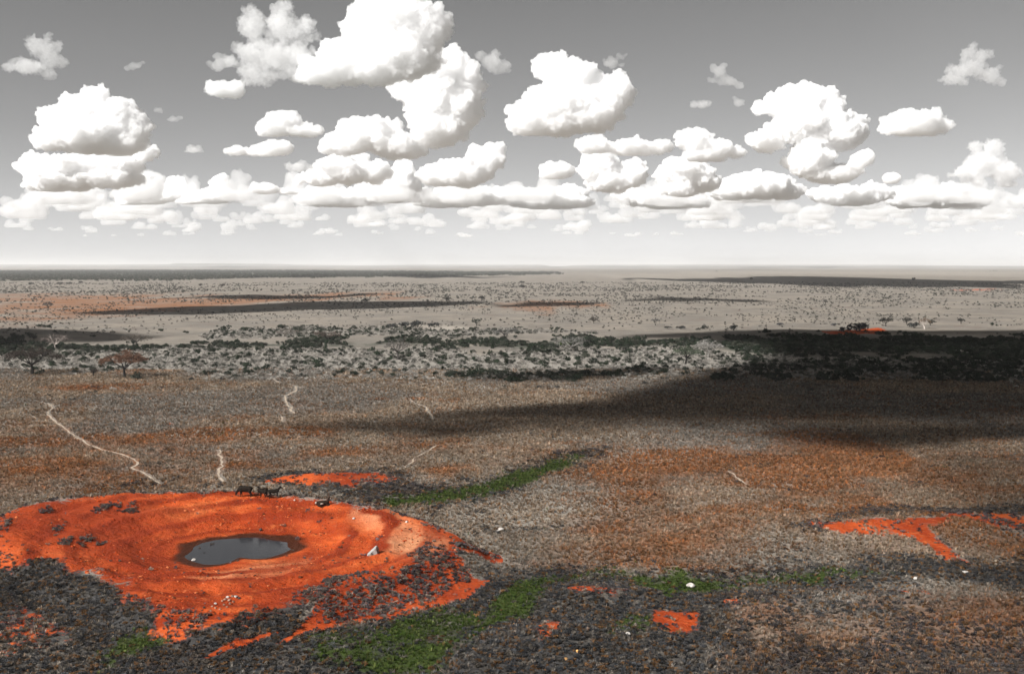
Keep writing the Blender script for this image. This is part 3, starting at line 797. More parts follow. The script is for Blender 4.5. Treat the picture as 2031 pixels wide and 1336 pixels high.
def horizon_clouds():
    rnd = random.Random(5)
    for k in range(250):
        t = rnd.random() ** .8
        base = 396 + 74 * t
        ry = (3.2 + (470 - base) * .25) * rnd.uniform(.6, 1.35)
        w = ry * rnd.uniform(1.0, 2.1) + 4
        x = rnd.uniform(0, 2031)
        bl = [(x, base - ry * .35, w * .85, ry * .65)]
        for j in range(rnd.choice((2, 3, 4))):
            bl.append((x + rnd.uniform(-1.0, 1.0) * w, base - ry * rnd.uniform(.3, 1.3), w * rnd.uniform(.35, .8), ry * rnd.uniform(.6, 1.3)))
        part = 'left third' if x < 677 else 'middle third' if x < 1354 else 'right third'
        row = 'upper' if base < 428 else 'middle' if base < 448 else 'lowest'
        cloud(bl, base, f'small flat cloud in the {row} hazy row above the horizon, {part} of the sky', group='small clouds low above the horizon', seed=100 + k, depth=.7, detail=.9, vox=2.8 if base < 440 else 1.9, far=True)
horizon_clouds()

# clouds high over the plain and the lookout, above the picture; they throw the cloud shadows, the right-edge one added for dimming
SHADE = [
    ([(1180, 668), (1330, 660), (1500, 653), (1760, 655), (2120, 655), (2250, 700), (2250, 900), (2050, 880), (1900, 890), (1700, 900), (1500, 872), (1250, 850), (1000, 858), (800, 868), (600, 858), (440, 848), (620, 838), (800, 822), (1050, 806), (1230, 780), (1330, 752), (1440, 728), (1520, 702), (1480, 682), (1380, 674)], 9, .8),
    ([(900, 748), (1060, 738), (1250, 728), (1360, 728), (1340, 745), (1150, 752), (980, 757)], 8, .8),
    ([(150, 621), (300, 612), (500, 604), (700, 599), (900, 600), (840, 610), (600, 618), (350, 628), (200, 629)], 40, 1.0),
    ([(320, 592), (450, 587), (640, 584), (820, 582), (700, 588), (480, 593)], 30, .9),
    ([(1240, 556), (1400, 550), (1600, 548), (1750, 553), (2100, 558), (2100, 571), (1800, 567), (1600, 565), (1400, 560)], 60, 1.0),
    ([(470, 550), (640, 547), (860, 545.5), (1020, 547), (860, 549.5), (640, 551)], 60, .9),
    ([(940, 604), (1060, 598), (1200, 601), (1180, 608), (1040, 608)], 14, .7),
    ([(-120, 650), (60, 655), (200, 662), (290, 666), (260, 673), (100, 676), (-120, 700)], 16, .9),
    ([(1830, 900), (2050, 880), (2300, 860), (2300, 1300), (2050, 1260), (1960, 1150), (1900, 1040), (1800, 960)], 3, .5),  # unseen cloud added to darken the right margin in place of lens falloff
    ([(1200, 594), (1320, 589), (1480, 592), (1560, 598), (1450, 598), (1300, 596)], 14, .55),
]
def shade_clouds():
    labels = 'unseen shade cloud high over the plain above the picture'
    k_el = 1 / math.tan(SUN_EL)
    for k, (pts, thick, amt) in enumerate(SHADE):
        poly = zone(pts)
        cx, cy = poly.mean(0)
        D = cy
        h = 760.0 if D < 1800 else 1250.0
        lo, hi = poly.min(0), poly.max(0)
        pad = .05 * (hi - lo) + 3
        nx, ny = 150, 90
        gx, gy = np.meshgrid(np.linspace(lo[0] - pad[0], hi[0] + pad[0], nx), np.linspace(lo[1] - pad[1], hi[1] + pad[1], ny))
        P = np.column_stack([gx.ravel(), gy.ravel()])
        ky = min(1.0, CAM_H / D * 3)
        sc = np.array([1, ky])
        n1 = fbm(P * sc / (.045 * D), 4, 40 + k) - .5
        n2 = fbm(P * sc / (.045 * D) + 55, 4, 60 + k) - .5
        sd = poly_sd(P * sc + np.column_stack([n1, n2]) * .022 * D, poly * sc)
        w = (.05 if thick < 10 else .010) * D
        t = np.sqrt(np.clip(sd / w, 0, 1)) * amt * (.6 + .8 * fbm(P * sc / (.03 * D), 3, 80 + k))
        t[(gx.ravel() <= lo[0] - pad[0] + .01) | (gx.ravel() >= hi[0] + pad[0] - .01)] = 0
        if k == 0: t = t * (.50 + 1.3 * sstep(.32, .62, fbm(P * np.array([.010, .045]), 4, 95)))
        T = t * thick * 1.8
        inside = T > 1e-6
        idx = np.arange(nx * ny).reshape(ny, nx)
        q = np.stack([idx[:-1, :-1], idx[:-1, 1:], idx[1:, 1:], idx[1:, :-1]], -1).reshape(-1, 4)
        q = q[inside[q].any(1)]
        used = np.unique(q)
        top = {}
        V = []; mt = np.full(nx * ny, -1); mb = np.full(nx * ny, -1)
        for i in used:
            mt[i] = len(V); V.append((P[i, 0] - cx, P[i, 1] - cy, T[i] * .8))
            if inside[i]:
                mb[i] = len(V); V.append((P[i, 0] - cx, P[i, 1] - cy, -T[i] * .2))
            else:
                mb[i] = mt[i]
        F = np.vstack([mt[q], mb[q][:, ::-1]])
        me = np_mesh('cumulus_cloud', np.array(V), F, MAT['cloud_over'], True)
        o = bpy.data.objects.new('cumulus_cloud', me); COL.objects.link(o)
        o.location = (cx + TO_SUN[0] / TO_SUN[2] * h, cy + TO_SUN[1] / TO_SUN[2] * h, h)
        tag(o, labels, 'cloud', 'clouds above the picture')
shade_clouds()
#SECTION_VEG
# ------------------------------------------------------------------ plants: prototypes
def leaf_cloud(n, radii, leaf, rnd, lumps=0, shell=.55, flat=.0, drop=0.0):
    """n small leaf faces filling a lumpy ellipsoid; returns verts and quads"""
    V, F = [], []
    cen = []
    for _ in range(lumps):
        a, e = rnd.uniform(0, 6.28), rnd.uniform(-.3, 1.2)
        cen.append((np.array([math.cos(a) * math.cos(e), math.sin(a) * math.cos(e), math.sin(e)]) * .62, rnd.uniform(.3, .5)))
    for k in range(n):
        d = rnd.normal(size=3); d /= np.linalg.norm(d)
        r = shell + (1 - shell) * rnd.uniform() ** .5
        if cen:
            c, cr = cen[rnd.integers(len(cen))]
            p = c + d * r * cr
        else:
            p = d * r
        p = p * np.array(radii)
        if p[2] < -radii[2] * .8: p[2] *= .5
        u = rnd.normal(size=3); u /= np.linalg.norm(u)
        w = np.cross(u, d + rnd.normal(size=3) * .6); w /= np.linalg.norm(w) + 1e-6
        s = leaf * rnd.uniform(.6, 1.4)
        b = len(V)
        V += [p - u * s, p + w * s * .45, p + u * s, p - w * s * .45]
        F.append((b, b + 1, b + 2, b + 3))
    return V, F

def tube(path, radii, sides=6):
    V, F = [], []
    path = [np.array(p, float) for p in path]
    for k, (p, r) in enumerate(zip(path, radii)):
        t = path[min(k + 1, len(path) - 1)] - path[max(k - 1, 0)]
        t /= np.linalg.norm(t) + 1e-9
        a = np.cross(t, [0.31, .77, .55]); a /= np.linalg.norm(a) + 1e-9
        b = np.cross(t, a)
        for j in range(sides):
            th = 2 * math.pi * j / sides
            V.append(p + (a * math.cos(th) + b * math.sin(th)) * r)
    for k in range(len(path) - 1):
        for j in range(sides):
            F.append((k * sides + j, k * sides + (j + 1) % sides, (k + 1) * sides + (j + 1) % sides, (k + 1) * sides + j))
    F.append(tuple(range(sides))[::-1]); F.append(tuple((len(path) - 1) * sides + j for j in range(sides)))
    return V, F

def merge(*vf):
    V, F = [], []
    for v, f in vf:
        b = len(V)
        V += list(v); F += [tuple(i + b for i in q) for q in f]
    return V, F

def proto_mesh(name, V, F, mat):
    me = bpy.data.meshes.new(name)
    me.from_pydata([tuple(v) for v in V], [], F)
    me.materials.append(mat); me.update()
    return me

def tuft_mesh(name, n, h, spread, w, rnd):
    """a tussock: narrow bent blades from one crown"""
    V, F = [], []
    for _ in range(n):
        a = rnd.uniform(0, 6.28)
        lean = rnd.uniform(.15, 1.0) * spread
        d = np.array([math.cos(a), math.sin(a), 0]); s = np.array([-d[1], d[0], 0]) * w * rnd.uniform(.6, 1.3)
        hh = h * rnd.uniform(.55, 1.0)
        b0 = d * rnd.uniform(0, .14)
        m = b0 + d * lean * .4 + np.array([0, 0, hh * .6]); t = b0 + d * lean + np.array([0, 0, hh])
        b = len(V)
        V += [b0 - s, b0 + s, m + s * .8, m - s * .8, t]
        F += [(b, b + 1, b + 2, b + 3), (b + 3, b + 2, b + 4)]
    return proto_mesh(name, V, F, MAT['plant'])

def bush_mesh(name, n, rx, rz, leaf, rnd, lumps=7, stems=5, mat='plant'):
    lv = leaf_cloud(n, (rx, rx, rz), leaf, rnd, lumps)
    lv = ([v + np.array([0, 0, rz * .75]) for v in lv[0]], lv[1])
    parts = [lv]
    for _ in range(stems):
        a = rnd.uniform(0, 6.28); q = np.array([math.cos(a), math.sin(a), 0])
        parts.append(tube([q * .04, q * rx * .35 + np.array([0, 0, rz * .5]), q * rx * .6 + np.array([0, 0, rz * 1.1])], [.05, .035, .01], 4))
    V, F = merge(*parts)
    V = [(v[0], v[1], max(v[2], 0.0)) for v in V]
    return proto_mesh(name, V, F, MAT[mat])

_r = np.random.default_rng(11)
TUFTS = [tuft_mesh('grass_tuft', 16, .42, .30, .022, _r) for _ in range(4)]
LOWSCRUB = [bush_mesh('dwarf_shrub', 60, .42, .26, .085, _r, 4, 3) for _ in range(4)]
DARKB = [bush_mesh('dark_bush', 190, 1.0, .72, .17, _r, 8, 4) for _ in range(5)]
PALEB = [bush_mesh('pale_thorn_bush', 150, 1.0, .70, .13, _r, 9, 6) for _ in range(5)]
FARB = [bush_mesh('far_bush', 60, 1.0, .75, .30, _r, 6, 2) for _ in range(4)]

def proto_collection(name, meshes):
    c = bpy.data.collections.new(name)
    for m in meshes:
        c.objects.link(bpy.data.objects.new(m.name, m))
    return c
PC = {k: proto_collection(k, v) for k, v in (('tufts', TUFTS), ('lowscrub', LOWSCRUB), ('darkb', DARKB), ('paleb', PALEB), ('farb', FARB))}

def scatter(name, P, scale, col, coll, label, cat):
    n = len(P)
    me = bpy.data.meshes.new(name)
    me.vertices.add(n)
    me.vertices.foreach_set('co', np.asarray(P, np.float32).ravel())
    rot = np.column_stack([RNG.normal(0, .08, n), RNG.normal(0, .08, n), RNG.uniform(0, 6.28, n)])
    sc = np.column_stack([scale * RNG.uniform(.85, 1.2, n), scale * RNG.uniform(.85, 1.2, n), scale * RNG.uniform(.75, 1.2, n)])
    for nm, ty, key, arr in (('rot', 'FLOAT_VECTOR', 'vector', rot), ('sc', 'FLOAT_VECTOR', 'vector', sc), ('col', 'FLOAT_VECTOR', 'vector', col)):
        a = me.attributes.new(nm, ty, 'POINT'); a.data.foreach_set(key, np.asarray(arr, np.float32).ravel())
    a = me.attributes.new('idx', 'INT', 'POINT'); a.data.foreach_set('value', RNG.integers(0, 97, n).astype(np.int32))
    me.update()
    o = bpy.data.objects.new(name, me); COL.objects.link(o)
    g = bpy.data.node_groups.new(name, 'GeometryNodeTree')
    g.interface.new_socket('Geometry', in_out='INPUT', socket_type='NodeSocketGeometry')
    g.interface.new_socket('Geometry', in_out='OUTPUT', socket_type='NodeSocketGeometry')
    N, L = g.nodes, g.links
    gi, go = N.new('NodeGroupInput'), N.new('NodeGroupOutput')
    ci = N.new('GeometryNodeCollectionInfo'); ci.inputs[0].default_value = PC[coll]
    ci.inputs['Separate Children'].default_value = True; ci.inputs['Reset Children'].default_value = True
    ip = N.new('GeometryNodeInstanceOnPoints'); ip.inputs['Pick Instance'].default_value = True
    def na(nm, ty):
        x = N.new('GeometryNodeInputNamedAttribute'); x.data_type = ty; x.inputs['Name'].default_value = nm
        return x.outputs['Attribute']
    L.new(gi.outputs[0], ip.inputs['Points']); L.new(ci.outputs[0], ip.inputs['Instance'])
    L.new(na('idx', 'INT'), ip.inputs['Instance Index']); L.new(na('rot', 'FLOAT_VECTOR'), ip.inputs['Rotation'])
    L.new(na('sc', 'FLOAT_VECTOR'), ip.inputs['Scale']); L.new(ip.outputs[0], go.inputs[0])
    md = o.modifiers.new('scatter', 'NODES'); md.node_group = g
    tag(o, label, cat, None, 'stuff')
    return o

def in_view(P, m=.50, pad=6):
    return np.abs(P[:, 0]) < m * P[:, 1] + pad

def sample(y0, y1, dens, m=.50, pad=6):
    """random plan points on the plain between two distances, dens per square metre at each distance"""
    ys = np.linspace(y0, y1, 60)
    out = []
    for a, b in zip(ys[:-1], ys[1:]):
        hw = m * b + pad
        n = RNG.poisson(dens((a + b) / 2) * 2 * hw * (b - a))
        out.append(np.column_stack([RNG.uniform(-hw, hw, n), RNG.uniform(a, b, n)]))
    P = np.vstack(out)
    return P[in_view(P, m, pad)]

def path_clear(P):
    keep = np.ones(len(P), bool)
    for pts, w in PATHS:
        q = np.array([at(x, y) for x, y in pts])
        for a, b in zip(q[:-1], q[1:]):
            e = b - a; t = np.clip(((P - a) @ e) / (e @ e), 0, 1)
            keep &= np.hypot(*((P - a - t[:, None] * e).T)) > w * .9
    return keep

def field():
    P = sample(80, 372, lambda y: 9.0 if y < 130 else max(1.8, 9.0 * (130 / y) ** 1.50))
    P = P[path_clear(P)]
    red, green, blue, orange = (zone_sum(P, z, s) for z, s in ((RED, 100), (GREEN, 200), (BLUE, 300), (ORANGE, 400)))
    pale = zone_sum(P, PALE, 600)
    n_mid, n_fin, n_big = fbm(P / 5.0, 4, 801), fbm(P / 1.6, 3, 811), fbm(P / 40.0, 4, 821)
    u = RNG.uniform(size=len(P))
    rr = np.hypot(P[:, 0] - POND[0], P[:, 1] - POND[1])
    th = np.arctan2(P[:, 1] - POND[1], P[:, 0] - POND[0])
    inside = rr < bowl_radius(th) * .98
    clump = sstep(.56, .66, n_mid + .25 * (n_fin - .5))
    # grey clumps left standing on the red earth
    spots = np.zeros(len(P))
    for x, y, r in ((205, 1008, 1.3), (232, 1000, .9), (112, 1050, .9), (130, 1073, .7), (200, 1078, .6), (170, 1072, .8), (850, 1100, 2.6), (870, 1112, 2.0), (840, 1160, 2.6), (870, 1158, 2.0), (755, 1172, 1.8), (705, 1142, 1.3), (665, 1150, 1.6), (712, 1196, 1.9), (660, 1204, 1.8), (620, 1182, 2.2), (640, 1196, 1.4), (790, 1192, 1.6), (910, 1140, 1.5), (800, 1150, 1.0), (690, 1222, 1.6), (765, 1210, 1.5), (830, 1140, 1.6), (905, 1122, 1.3), (260, 1012, 1.0), (90, 1010, 1.0)):
        c = put(x, y)
        d = np.hypot(P[:, 0] - c[0], (P[:, 1] - c[1]) * .5)
        spots = np.maximum(spots, sstep(1.1, .5, (d + (n_fin - .5) * 1.2) / r))
    redness = sstep(.40, .60, red + (n_mid - .5) * .8 + (n_fin - .5) * .5)
    keep = np.where(redness > .5, (np.where(inside, clump * .0 + .004, clump * .45 + .05) + spots * .9) > u, True)
    keep &= ~(inside & (redness < .5) & (rr < 14))
    keep &= u < 1 - .45 * np.clip(pale, 0, 1)
    n_str = fbm(P / np.array([16.0, 12.0]), 4, 831)
    bl = sstep(.15, .95, blue + (n_mid - .5) * 1.2)
    bl = np.where(RNG.uniform(size=len(P)) < bl * .92, .9, bl * .25)
    gr = sstep(.25, .85, green + (n_mid - .5) * 1.1)
    gr = (RNG.uniform(size=len(P)) < gr * .95) * 1.0
    orr = sstep(.15, 1.1, orange + (n_mid - .5) * .9 + (n_str - .5) * 2.0)
    orr = np.clip(orr + RNG.uniform(-.3, .3, len(P)), 0, 1)
    tone = np.clip(np.exp(RNG.normal(-.07, .40, len(P))), .3, 2.2)[:, None]
    straw = np.array([.22, .175, .13]) * (1 - sstep(.45, .65, n_big))[:, None] + np.array([.165, .15, .13]) * sstep(.45, .65, n_big)[:, None]
    rust = np.where(RNG.uniform(size=len(P))[:, None] < .5, np.array([.22, .082, .028]), np.array([.15, .075, .036]))
    slate = np.where(RNG.uniform(size=len(P))[:, None] < .62, np.array([.036, .040, .046]), np.array([.085, .074, .062]))
    leafg = np.where(RNG.uniform(size=len(P))[:, None] < .6, np.array([.034, .055, .012]), np.array([.072, .086, .027]))
    c = straw * (1 - orr[:, None]) + rust * orr[:, None]
    c = c * (1 - bl[:, None]) + slate * bl[:, None]
    c = np.where((RNG.uniform(size=len(P)) < .16)[:, None], np.array([.13, .07, .032]), c)
    isr = (redness > .5)
    c = np.where(isr[:, None], slate * 1.5 + np.array([.03, .012, .004]), c)
    c = np.where((gr > .5)[:, None] & ~isr[:, None], leafg, c) * tone
    c = c * (.62 + .76 * fbm(P / 7.0, 4, 841))[:, None]
    P3 = np.column_stack([P, ground_z(P[:, 0], P[:, 1]) - .02])
    dist = np.clip(P[:, 1] / 150.0, .8, 2.2)
    shrub = keep & ((bl > .5) | isr) & (RNG.uniform(size=len(P)) < .7) & (gr < .5)
    green_ = keep & (gr > .5) & ~isr
    grass = keep & ~shrub & ~green_
    sc = RNG.uniform(.55, 1.2, len(P)) * dist ** .55
    scatter('dwarf_scrub', P3[shrub], sc[shrub] * .84, c[shrub], 'lowscrub', 'low blue-grey dwarf scrub round the waterhole and along the damp ground', 'scrub')
    scatter('green_grass', P3[green_], sc[green_] * .9, c[green_], 'tufts', 'green grass strips along the damp channels', 'grass')
    scatter('dry_grass', P3[grass], sc[grass], c[grass], 'tufts', 'dry grey and rust grass tufts covering the near plain', 'grass')
field()

def clods():
    rnd = np.random.default_rng(77)
    protos = []
    for k in range(4):
        sv, sf = ico(1)
        v = sv * (1 + .5 * (vnoise(sv * 1.7 + k * 9.1, k) - .5))[:, None] * np.array([1, .8, .6])
        protos.append(proto_mesh('earth_clod', v, [tuple(int(i) for i in f) for f in sf], MAT['twig']))
    PC['clods'] = proto_collection('clods', protos)
    n = 5200
    a, q = rnd.uniform(0, 6.28, n), np.sqrt(rnd.uniform(.06, 1.0, n))
    R = bowl_radius(a)
    P = POND + np.column_stack([np.cos(a), np.sin(a)]) * (q * R)[:, None]
    keep = (fbm(P / 4.0, 4, 91) + rnd.uniform(-.16, .16, n) > .50) & (q * R > 10)
    P = P[keep]
    s = np.clip(np.exp(rnd.normal(-2.3, .45, len(P))), .05, .30)
    c = np.array([(.30, .045, .012), (.20, .03, .010), (.09, .03, .016), (.45, .13, .05), (.05, .04, .036)])[rnd.choice(5, len(P), p=[.36, .28, .16, .14, .06])]
    scatter('earth_clods', np.column_stack([P, ground_z(P[:, 0], P[:, 1]) + .01]), s, c, 'clods', 'small clods of red earth strewn round the waterhole', 'clods')
clods()

PLACES = ((-.33, 'by the left umbrella trees'), (-.16, 'left of the bare grey tree'), (0, 'just right of the bare grey tree'), (.13, 'near the wide pale grey tree'), (.25, 'near the pale domed tree'), (9, 'in the shade at the right'))

def bushland():
    GROUP_D, GROUP_P = 'evergreen bushes in the thicket line', 'bare grey bushes on the plain'
    # dark thicket
    P = sample(330, 640, lambda y: .15, .50)
    v = zone_sum(P, THICKET, 500)
    P = P[(v + (fbm(P / np.array([9.0, 16.0]), 4, 31) - .5) * 1.7) > .54]
    # darker bushes strewn among the pale scrub
    Q = sample(345, 660, lambda y: .026, .50)
    vq = zone_sum(Q, PALESCRUB, 700)
    Q = Q[(vq > .4)]
    PD = np.vstack([P, Q])
    # pale leafless scrub
    R = sample(335, 640, lambda y: .20, .50)
    vr = zone_sum(R, PALESCRUB, 700)
    R = R[(vr + (fbm(R / 12.0, 3, 33) - .5) * .6) > .45]
    R2 = sample(300, 470, lambda y: .006, .50)
    R2 = R2[fbm(R2 / 25.0, 3, 35) > .5]
    PP = np.vstack([R, R2])
    def build(P, meshes, pal, smin, smax, coll, nm, lab, grp, cat, stuff_nm, stuff_lab, nind, boost):
        z = ground_z(P[:, 0], P[:, 1])
        s = RNG.uniform(smin, smax, len(P)) * (1 + boost * (RNG.uniform(size=len(P)) < .12))
        c = np.array(pal)[RNG.integers(0, len(pal), len(P))] * RNG.uniform(.65, 1.4, len(P))[:, None]
        order = np.argsort(-(s / P[:, 1]))
        big, rest = order[:nind], order[nind:]
        for k in big:
            o = bpy.data.objects.new(nm, meshes[k % len(meshes)])
            COL.objects.link(o)
            o.location = (P[k, 0], P[k, 1], z[k] - .03)
            o.rotation_euler = (0, 0, RNG.uniform(0, 6.28)); o.scale = (s[k], s[k], s[k] * RNG.uniform(.8, 1.15))
            o['col'] = [float(x) for x in c[k]]
            sx = P[k, 0] / P[k, 1]
            side = next(t for lim, t in PLACES if sx < lim)
            tag(o, f'{lab}, {side}', cat, grp)
        scatter(stuff_nm, np.column_stack([P[rest], z[rest] - .03]), s[rest], c[rest], coll, stuff_lab, 'bushes')
    build(PD, DARKB, [(.030, .040, .026), (.040, .045, .036), (.024, .034, .022), (.055, .058, .045)], .6, 1.45, 'darkb', 'evergreen_bush',
          'dark evergreen bush of the thicket line', GROUP_D, 'bush', 'thicket', 'dark evergreen thicket along the drainage line', 300, .35)
    build(PP, PALEB, [(.34, .315, .28), (.26, .24, .215), (.39, .365, .33), (.20, .185, .165), (.08, .08, .068)], .42, 1.0, 'paleb', 'thorn_bush',
          'bare grey thorn bush in the pale scrub', GROUP_P, 'bush', 'thorn_scrub', 'pale leafless thorn scrub in front of the thicket', 300, .3)
    # small bushes dotted over the far plain
    F = sample(560, 2300, lambda y: .017 * (700 / y) ** 1.0, .50)
    F = F[fbm(F / np.array([60.0, 120.0]), 4, 37) + RNG.uniform(-.12, .12, len(F)) > .48]
    s = RNG.uniform(.35, 1.1, len(F)) * np.clip(F[:, 1] / 900, .85, 1.6)
    c = np.array([(.07, .07, .06), (.12, .11, .10), (.19, .175, .155), (.05, .052, .042)])[RNG.integers(0, 4, len(F))]
    scatter('far_bushes', np.column_stack([F, ground_z(F[:, 0], F[:, 1])]), s, c, 'farb', 'small bushes dotted over the far pale plain', 'bushes')
    # woodland belt under the horizon
    Wd = sample(2300, 9000, lambda y: .0024 * (3000 / y), .50)
    v = zone_sum(Wd, THICKET, 500)
    Wd = Wd[(v + (fbm(Wd / np.array([180.0, 420.0]), 3, 39) - .5)) > .40]
    s = RNG.uniform(2.2, 5.0, len(Wd))
    c = np.array([(.035, .045, .03), (.05, .055, .042), (.075, .075, .06)])[RNG.integers(0, 3, len(Wd))]
    scatter('woodland', np.column_stack([Wd, Wd[:, :1] * 0]), s, c, 'farb', 'dark woodland belt below the horizon', 'woodland')
bushland()

# bushes that stand out one by one
LONE = [
    (778, 650, 26, 11, 'dark bush at the left end of the row on bare pale earth'), (803, 650, 28, 15, 'second dark bush of the row on bare pale earth'),
    (830, 650, 34, 18, 'largest dark bush of the row on bare pale earth'), (862, 649, 30, 12, 'dark bush at the right end of the row on bare pale earth'),
    (1675, 658, 26, 12, 'smaller dark grey bush on the orange earth patch'), (1702, 657, 50, 22, 'large domed grey bush on the orange earth patch'),
    (1548, 646, 16, 8, 'small grey bush left of the orange earth patch'), (1655, 646, 14, 7, 'small grey bush just behind the orange earth patch'),
    (1455, 655, 18, 14, 'dark round bush at the edge of the thicket shade'), (1398, 652, 18, 8, 'low bush left of the dark round bush'),
    (1350, 652, 22, 8, 'low wide bush at the shaded thicket edge'), (1326, 652, 18, 7, 'low bush at the left end of the shaded thicket edge'),
    (1813, 650, 26, 14, 'dark bush between the small trees at right'), (380, 755, 12, 9, 'small dark bush alone on open grass right of the red-brown tree'),
    (440, 754, 9, 8, 'tiny dark bush right of the small dark bush'), (1000, 768, 9, 7, 'tiny bush on open grass in the middle'),
    (1070, 770, 11, 8, 'small bush on open grass right of the middle'), (1105, 770, 12, 7, 'small twin-looking bush on open grass'),
    (190, 779, 12, 6, 'small mound-like bush on the orange patch near the left trees'), (1280, 762, 14, 8, 'small bush before the shaded scrub'),
]
for k, (px, py, wpx, hpx, lab) in enumerate(LONE):
    p = put(px, py); m = p[1] / FPX
    o = bpy.data.objects.new('lone_bush', DARKB[k % 5]); COL.objects.link(o)
    o.location = (p[0], p[1], p[2] - .03); o.rotation_euler = (0, 0, k * 1.3)
    o.scale = (wpx * m / 2.0, wpx * m / 2.0, hpx * m / 1.45)
    o['col'] = [.05, .052, .05] if 'grey' not in lab else [.085, .085, .09]
    tag(o, lab, 'bush', 'bushes standing apart on the plain')

# ------------------------------------------------------------------ trees
def tree(px, py, hpx, wpx, style, leafc, barkc, label, seed, n=1400, dens=1.0):
    p = put(px, py); m = p[1] / FPX
    h, w = hpx * m, wpx * m
    rnd = np.random.default_rng(seed)
    root = empty('acacia_tree' if style == 'umbrella' else 'savanna_tree', p)
    tr = h * .035 + .05
    fork = h * (.36 if style == 'umbrella' else .28)
    lean = rnd.normal(0, .05, 2) * h
    parts = [tube([(0, 0, -.15), (lean[0] * .3, lean[1] * .3, fork * .5), (lean[0], lean[1], fork)], [tr * 1.5, tr, tr * .85], 8)]
    tips = []
    limbs = 7
    top0 = h * (.60 if style == 'umbrella' else .45)
    for k in range(limbs):
        a = 2 * math.pi * k / limbs + rnd.uniform(-.35, .35)
        rr = w * .5 * rnd.uniform(.45, .85)
        e = np.array([math.cos(a) * rr, math.sin(a) * rr, top0 + rnd.uniform(.0, .28) * h])
        b = np.array([lean[0], lean[1], fork * rnd.uniform(.85, 1.0)])
        mid = b * .45 + e * .55 + np.array([0, 0, -.06 * h if style == 'umbrella' else .05 * h])
        parts.append(tube([b, mid, e], [tr * .62, tr * .38, tr * .12], 5))
        for j in range(5):
            a2 = a + rnd.uniform(-.9, .9); r2 = w * .5 * rnd.uniform(.25, .5)
            s0 = mid * (1 - j / 6) + e * (j / 6)
            t = s0 + np.array([math.cos(a2) * r2 * .7, math.sin(a2) * r2 * .7, rnd.uniform(.08, .24) * h])
            parts.append(tube([s0, (s0 + t) / 2 + rnd.normal(0, .02, 3) * h, t], [tr * .25, tr * .15, tr * .05], 4))
            tips.append(t)
    V, F = merge(*parts)
    trunk = mesh_obj('trunk', V, F, MAT['twig'], root)
    trunk['col'] = list(barkc)
    # crown: leaf sprays gathered in clumps over the branch ends
    VV, FF = [], []
    clumps = []
    nc = 64
    for k in range(nc):
        a, r = rnd.uniform(0, 6.28), math.sqrt(rnd.uniform()) * w * .5
        u = r / (w * .5)
        if style == 'umbrella':
            z = h * (.58 + .36 * (1 - u ** 2) * rnd.uniform(.15, 1.0)) + rnd.normal(0, .03) * h
            cr = (w * .11 * rnd.uniform(.6, 1.3), h * .09 * rnd.uniform(.6, 1.3))
        else:
            z = h * (.62 + rnd.uniform(-.32, .34) * math.sqrt(max(0, 1 - u ** 2)))
            cr = (w * .11 * rnd.uniform(.6, 1.3), h * .09 * rnd.uniform(.6, 1.3))
        clumps.append((np.array([math.cos(a) * r, math.sin(a) * r, z]), cr))
    leaf = max(.12, 1.5 * m)
    for k in range(n):
        c, (cr, cz) = clumps[k % nc]
        q = rnd.normal(size=3); q /= np.linalg.norm(q)
        pt = c + q * np.array([cr, cr, cz]) * rnd.uniform(.2, 1.1)
        u = rnd.normal(size=3); u /= np.linalg.norm(u); v = np.cross(u, rnd.normal(size=3)); v /= np.linalg.norm(v) + 1e-6
        s = leaf * rnd.uniform(.5, 1.2)
        b = len(VV)
        VV += [pt - u * s, pt + v * s * .4, pt + u * s, pt - v * s * .4]; FF.append((b, b + 1, b + 2, b + 3))
    crown = mesh_obj('crown', VV, FF, MAT['plant'], root)
    crown['col'] = list(leafc)
    tag(root, label, 'tree', 'trees scattered over the plain')
    return root

